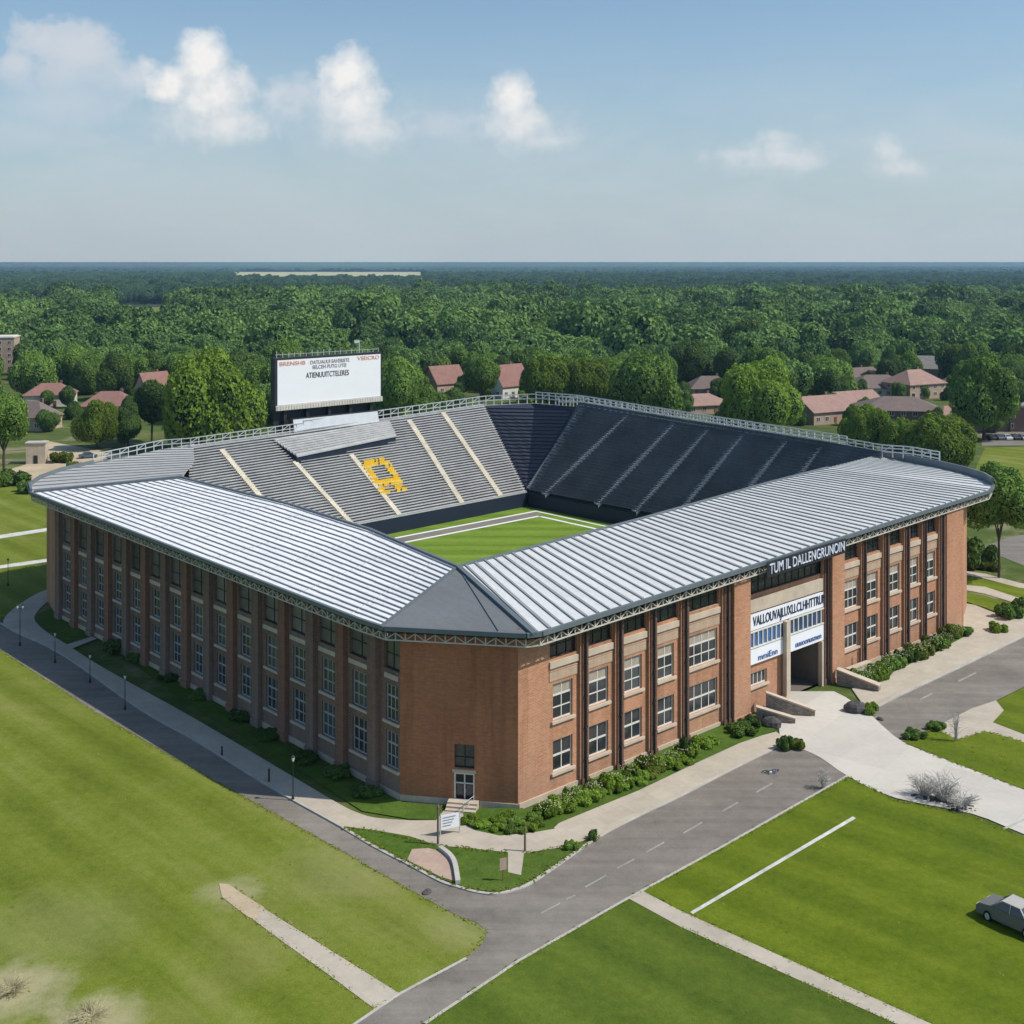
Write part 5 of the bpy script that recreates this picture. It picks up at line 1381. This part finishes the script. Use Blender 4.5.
# leafy shrubs
def shrub_l():
    return [((0,0,.32),.36)] + [((rnd(-.62,.62), rnd(-.62,.62), rnd(.14,.5)), rnd(.16,.32)) for _ in range(11)]
shr = [leaf_mesh('leaves', shrub_l(), 3600, 0.075, LM(k), spread=0.5, core=0.62) for k in ('leaf_bright','leaf','leaf_yellow','leaf_dark')]
fm_ = []
for k in range(2):
    m = MB()
    for i in range(45):
        a, q = rnd(0,6.28), math.sqrt(rnd(0,1))*0.8; z = 0.86-0.45*q*q+rnd(-.05,.12)
        m.blob((q*math.cos(a), q*math.sin(a), z-.1), 0.035, 0.035, 0.035, 0, 5, 3)
    fm_.append(m.mesh('flowers', M['flower']))
def shrub(p, w, h, kind, label, group=None, flowers=False, name='shrub', cat='shrub'):
    t = empty(name, p, rnd(0,6.28)); t.scale = (w/1.7, w/1.7, h/0.9); tag(t, label, cat, group)
    link('leaves', shr[kind], t)
    if flowers: link('flowers', random.choice(fm_), t)
    return t
G1 = 'flowering shrubs along the front left of the gateway'
for k in range(17):
    t_ = k/16; px = 549 + (688-549)*t_ + rnd(-2,2); py = 811 - (811-753)*t_ + rnd(-2,4)
    shrub(at(px, py, 0.2), rnd(1.7,2.7), rnd(0.9,1.7), random.choice((0,0,2,0)), 'green flowering shrub in the bed under the front windows left of the gateway', G1, k % 3 != 1)
for k in range(12):
    t_ = (k+.5)/12; px = 552 + (690-552)*t_ + rnd(-3,3); py = 817 - (817-761)*t_ + rnd(-3,1)
    shrub(at(px, py, 0.2), rnd(1.2,2.0), rnd(0.5,0.9), random.choice((0,2)), 'low shrub along the pavement edge of the bed left of the gateway', 'low shrubs edging the bed left of the gateway')
shrub(at(684,757,.2), 1.3, 2.6, 3, 'upright dark shrub at the gateway end of the left bed')
G2 = 'flowering shrubs along the front right of the gateway'
for k in range(20):
    t_ = k/19; px = 862 + (962-862)*t_ + rnd(-2,2); py = 684 - (684-634)*t_ + rnd(-4,2)
    shrub(at(px, py, 0.2), rnd(2.0,3.2), rnd(1.1,2.1), random.choice((0,1,2,1)), 'leafy flowering shrub in the long bed right of the gateway', G2, k % 2 == 0)
for px, py, w, h, k, lab in (
  (706,746,3.0,1.0,0,'low green shrub by itself near the plinth left of the gateway'), (738,733,3.4,1.1,1,'wide green shrub beside the stone ramp wall'), (752,726,2.4,1.2,3,'dark shrub in the angle of the stone ramp wall'),
  (795,748,2.2,1.2,2,'yellow-green shrub where the forecourt meets the road, right one'), (785,749,1.9,1.7,3,'dark upright shrub where the forecourt meets the road, left one'),
  (868,712,2.0,1.3,0,'green shrub beside the dark boulder right of the forecourt'), (935,728,2.0,0.9,1,'small shrub at the tip of the right lawn'), (916,737,2.4,1.0,3,'dark shrub on the lawn corner by the forecourt'),
  (975,566,7.2,5.6,3,'big dark bush beside the right brick end'), (988,569,3.6,1.8,2,'yellow-green shrub below the young tree'), (1008,617,3.6,2.4,1,'shrub at the bend of the right pavement'), (1022,612,3.4,2.6,3,'dark shrub cut by the right edge at the pavement bend'), (997,632,2.6,1.5,0,'low shrub on the kerb near the pavement bend'),
  (572,848,1.3,0.8,1,'small shrub on the kerb strip of the corner lawn'), (593,840,0.9,1.1,3,'thin upright shrub at the end of the kerb strip'), (120,650,5.0,1.6,3,'dark shrub under the shaded wall near the bend'), (470,822,2.0,0.6,0,'low shrub on the bed before the blind corner'), (505,819,1.8,0.7,0,'low tufted shrub on the bed below the sharp corner'),
  (62,462,6.5,3.0,2,'yellow-green bush on the sandy ground'), (76,470,5.0,2.4,2,'smaller yellow-green bush on the sandy ground'), (8,484,9.0,4.0,1,'bush left of the sandy ground'), (30,492,7.0,3.0,3,'dark bush at the tip of the left field'), (840,678,1.6,1.0,3,'dark shrub on the block wall right of the gateway')):
    shrub(at(px, py, 0.1), w, h, k, lab)
for k in range(8):
    px = 135+33*k; py = 668+19.0*k
    shrub(at(px+rnd(-8,8), py-8+rnd(-3,3), .1), rnd(2,3.5), rnd(0.8,1.4), 3, 'dark shrub in shade at the foot of the shaded wall', 'shrubs under the shaded wall')

for px, py in ((472,821),(484,826),(497,829),(512,830),(526,829),(540,826),(500,822),(518,822),(533,820)):
    shrub(at(px, py, .15), rnd(1.3,2.0), rnd(.45,.75), random.choice((0,0,1)), 'low leafy plant of the bed below the blind brick corner', 'low plants in the bed below the blind corner')
# bare twiggy bushes
def twig_mesh(n, spread, h, r, sub=4):
    m = MB()
    for i in range(n):
        a = rnd(0,6.28); l = rnd(.5,1); tip = Vector((spread*l*math.cos(a), spread*l*math.sin(a), h*rnd(.35,1)))
        b = Vector((rnd(-.15,.15)*spread, rnd(-.15,.15)*spread, 0)); mid = b.lerp(tip, .5)+Vector((rnd(-.1,.1),rnd(-.1,.1),h*rnd(.05,.25)))
        m.tube([b, mid, tip], [r, r*.7, r*.3], 4, 0, False)
        for k in range(sub):
            s_ = mid.lerp(tip, rnd(0,1)); e = s_+Vector((rnd(-1,1),rnd(-1,1),rnd(-.4,1))).normalized()*h*rnd(.15,.4)
            e.z = max(e.z, .03); m.tube([s_, e], [r*.5, r*.2], 3, 0, False)
    return m
for px, py, w, h, n, lab in ((925,797,1.6,1.9,70,'pale bare twiggy bush at the forecourt edge, left of the heap'), (942,801,1.9,2.2,90,'tallest pale bare bush in the heap on the forecourt edge'), (962,808,1.7,1.4,70,'lower pale bare bush at the right of the heap on the forecourt edge'),
                             (823,789,0.7,1.9,26,'thin dry bush at the lawn corner by the road'), (12,992,1.5,0.9,110,'pale dry bush at the lower left corner, upper one'), (92,1018,1.8,0.7,110,'pale dry bush at the bottom edge left'), (956,742,0.5,3.2,18,'thin bare sapling on the right lawn')):
    t = empty('bare_bush', at(px, py)); tag(t, lab, 'bare bush')
    twig_mesh(n, w, h, 0.035 if py < 900 else 0.018).build('twigs', M['twig'] if py < 900 else M['dry_grass'], t)
    if w > 1.2 and py < 900:
        m = MB()
        for k in range(26): m.blob((rnd(-w,w)*.7, rnd(-.5,.5)*w, rnd(0,.12)), rnd(.1,.28), rnd(.1,.25), rnd(.06,.18), 0, 6, 4, .2)
        o_ = m.build('stones', M['rock'], t); o_['kind'] = 'stuff'

# stone ramp walls, block wall and boulder at the gateway
FW = lambda u, v, z=0: uv2w(u, v, z)
def ramp_wall(name, a, b, h0, h1, w, mat, label, cap=True):
    d = b-a; L = Vector((d.x, d.y)).length; t = empty(name, a, math.atan2(d.y, d.x)); tag(t, label, 'stone wall')
    m = MB(); v = [(0,-w/2,0),(L,-w/2,0),(L,w/2,0),(0,w/2,0),(0,-w/2,h0),(L,-w/2,h1),(L,w/2,h1),(0,w/2,h0)]
    m.raw(v, [(4,5,6,7),(0,1,5,4),(1,2,6,5),(2,3,7,6),(3,0,4,7)]); m.build('wall', M[mat], t)
    if cap:
        c = MB(); c.bar((-.05,0,h0+.09),(L+.05,0,h1+.09), w+.2, .17); c.build('coping', M['stone'], t)
    return t
ramp_wall('ramp_wall', FW(36.2,-1.2), FW(39.6,-5.2), 2.3, 0.6, 0.5, 'rubble', 'sloping rough stone wall descending left of the gateway')
ramp_wall('ramp_wall', FW(33.9,-1.6), FW(36.2,-5.0), 1.4, 0.5, 0.5, 'rubble', 'lower rough stone wall left of the sloping one')
ramp_wall('block_wall', FW(50.4,-1.2), FW(51.6,-6.0), 1.7, 0.7, 0.8, 'rubble', 'pale block wall descending right of the gateway')
ramp_wall('block_wall', FW(52.9,-1.0), FW(57.6,-1.0), 1.0, 0.9, 0.6, 'stone', 'short low pale wall under the windows right of the gateway')
def rock(p, w, d, h, label, mat='rock'):
    m = MB(); m.blob((0,0,h*.35), w/2, d/2, h*.65, 0, 12, 8, .10)
    t = m.build('boulder', M[mat], None, p, rnd(0,3)); tag(t, label, 'boulder'); return t
rock(at(856,712,0), 2.6, 1.9, 1.2, 'dark rounded boulder at the forecourt edge right of the gateway')
rock(at(772,727,0), 2.2, 1.6, 1.1, 'dark rock at the foot of the sloping stone wall')
rock(at(763,719,0), 1.8, 1.4, 1.4, 'dark rock halfway up beside the sloping stone wall')
rock(at(880,720,0), .9, .6, .3, 'small flat dark stone on the road right of the forecourt')
rock(at(427,893,0), 1.0, .7, .22, 'small flat dark stone on the road near the bare kerb')

# cars
def car(p, rz, paint, label, group=None, L=4.5, detail=True, roof=None, tall=1.0):
    t = empty('parked_car', p, rz); tag(t, label, 'car', group); t.scale = (1, 1.05*tall**.5, tall)
    prof = [(-L/2,.35),(-L/2,.78),(-L/2+.12,.92),(-L*.30,1.0),(-L*.18,1.42),(L*.12,1.46),(L*.27,1.02),(L*.46,.90),(L/2,.72),(L/2,.35)]
    lo_ = [(x,min(z,.98)) for x,z in prof]
    def ext(pts, w0, w1f, mb, m=0):
        n = len(pts); A, B = [], []
        for x, z in pts:
            w = w0*(1 if z < .9 else w1f); A.append((x,-w,z)); B.append((x,w,z))
        mb.raw(A+B, [tuple(range(n)), tuple(range(n,2*n))[::-1]]+[(i,(i+1)%n,n+(i+1)%n,n+i)[::-1] for i in range(n)], m)
    m = MB(); ext([(-L/2,.3),(-L/2,.78),(-L/2+.1,.93),(-L*.30,1.0),(L*.27,1.0),(L*.46,.90),(L/2,.70),(L/2,.3)], .88, .97, m)
    b = m.build('body', M[paint], t)
    m = MB(); v = []
    for x, z, w in ((-L*.30,1.003,.80),(-L*.19,1.42,.64),(L*.10,1.45,.64),(L*.27,1.003,.80)): v += [(x,-w,z),(x,w,z)]
    m.raw(v, [(0,1,3,2),(4,5,7,6),(0,2,4,6),(1,7,5,3)]); m.build('window', M['glass'], t)
    m = MB(); m.box(-L*.195, L*.105, -.66, .66, 1.44, 1.49)
    for y in (-1, 1):
        for x0, z0, x1, z1 in ((-L*.30,1.0,-L*.19,1.46),(L*.10,1.46,L*.27,1.0),(-L*.04,1.0,-L*.04,1.46)):
            m.bar((x0, y*(.82 if z0 < 1.2 else .66), z0), (x1, y*(.82 if z1 < 1.2 else .66), z1), .08, .08)
    m.build('roof', M[roof or paint], t)
    for x in (-L*.31, L*.31):
        for y in (-.80, .80):
            m = MB(); m.tube([(x,y-.11,.33),(x,y+.11,.33)], .33, 14); w = m.build('wheel', M['tyre'], t)
            if detail: m = MB(); s_ = .115 if y > 0 else -.115; m.tube([(x,y,.33),(x,y+s_,.33)], .20, 10); m.build('rim', M['galv'], w)
    if detail:
        for y in (-.6, .6):
            m = MB(); m.box(L/2-.06, L/2+.015, y-.2, y+.2, .62, .76); m.build('headlight', M['lamp_glass'], t)
            m = MB(); m.box(-L/2-.015, -L/2+.05, y-.2, y+.2, .68, .82); m.build('tail_light', M['red_letter'], t)
    return t
car(at(1014,926), R(128), 'car_grey', 'grey car with a pale roof on the lawn cut by the right edge', L=5.0, roof='car_pale', tall=1.3)
G3 = 'cars parked before the flat-roofed brick building'
for k, (px, pt, lab) in enumerate(((990,'car_dark','dark car parked leftmost before the flat-roofed brick building'), (998,'car_blue','blue-grey car parked second before the flat-roofed brick building'), (1006,'car_white','white car parked before the flat-roofed brick building'), (1014,'car_dark','dark car parked beside the white one before the brick building'), (1022,'car_silver','silver car at the right edge before the brick building'))):
    car(at(px, 439.5), R(96), pt, lab, G3, detail=False)
car(at(88,458), R(25), 'car_blue', 'blue-grey car parked by the sandy ground', detail=False)
car(at(112,463), R(10), 'car_silver', 'silver car parked near the railing at the sandy ground', detail=False)

# bicycle lying on the road
bk = empty('bicycle', at(769,770,0.1), R(15)); bk.rotation_euler = (R(78), 0, R(15)); tag(bk, 'pale blue bicycle lying on the road before the gateway', 'bicycle')
m = MB()
for a, b in (((-.5,0,.34),(-.12,0,.30)),((-.12,0,.30),(.38,0,.80)),((-.12,0,.30),(-.25,0,.85)),((-.25,0,.82),(.36,0,.84)),((-.5,0,.34),(-.24,0,.80)),((.54,0,.34),(.36,0,.90))): m.tube([a, b], .03, 6)
m.build('frame', M['blue_glass'], bk)
for x in (-.5, .54):
    m = MB(); n = 18; m.tube([(x+.33*math.cos(2*math.pi*k/n), 0, .34+.33*math.sin(2*math.pi*k/n)) for k in range(n+1)], .035, 5, 0, False); w = m.build('wheel', M['tyre'], bk)
    m = MB()
    for k in range(8): m.tube([(x,0,.34),(x+.3*math.cos(k*.785),0,.34+.3*math.sin(k*.785))], .008, 3)
    m.build('spokes', M['galv'], w)
m = MB(); m.tube([(.42,-.3,.98),(.36,-.08,.95),(.36,.08,.95),(.42,.3,.98)], .022, 6); m.build('handlebar', M['galv'], bk)
m = MB(); m.blob((-.27,0,.9), .15, .08, .05); m.build('saddle', M['white'], bk)

# summer haze: one thin body of air over the countryside
m = MB(); m.box(-9000, 9000, 60, 9500, -4, 260)
mh, nth = new_mat('haze_air')
vs = nth.n('ShaderNodeVolumeScatter'); vs.inputs['Color'].default_value = (0.36, 0.60, 0.92, 1); vs.inputs['Density'].default_value = 0.00009; vs.inputs['Anisotropy'].default_value = 0.2
oo = nth.n('ShaderNodeOutputMaterial'); nth.l(vs.outputs[0], oo.inputs['Volume'])
hz_o = m.build('haze', mh); tag(hz_o, 'thin bluish summer haze over the distant woods', 'haze', kind='stuff')
S.cycles.volume_bounces = 1
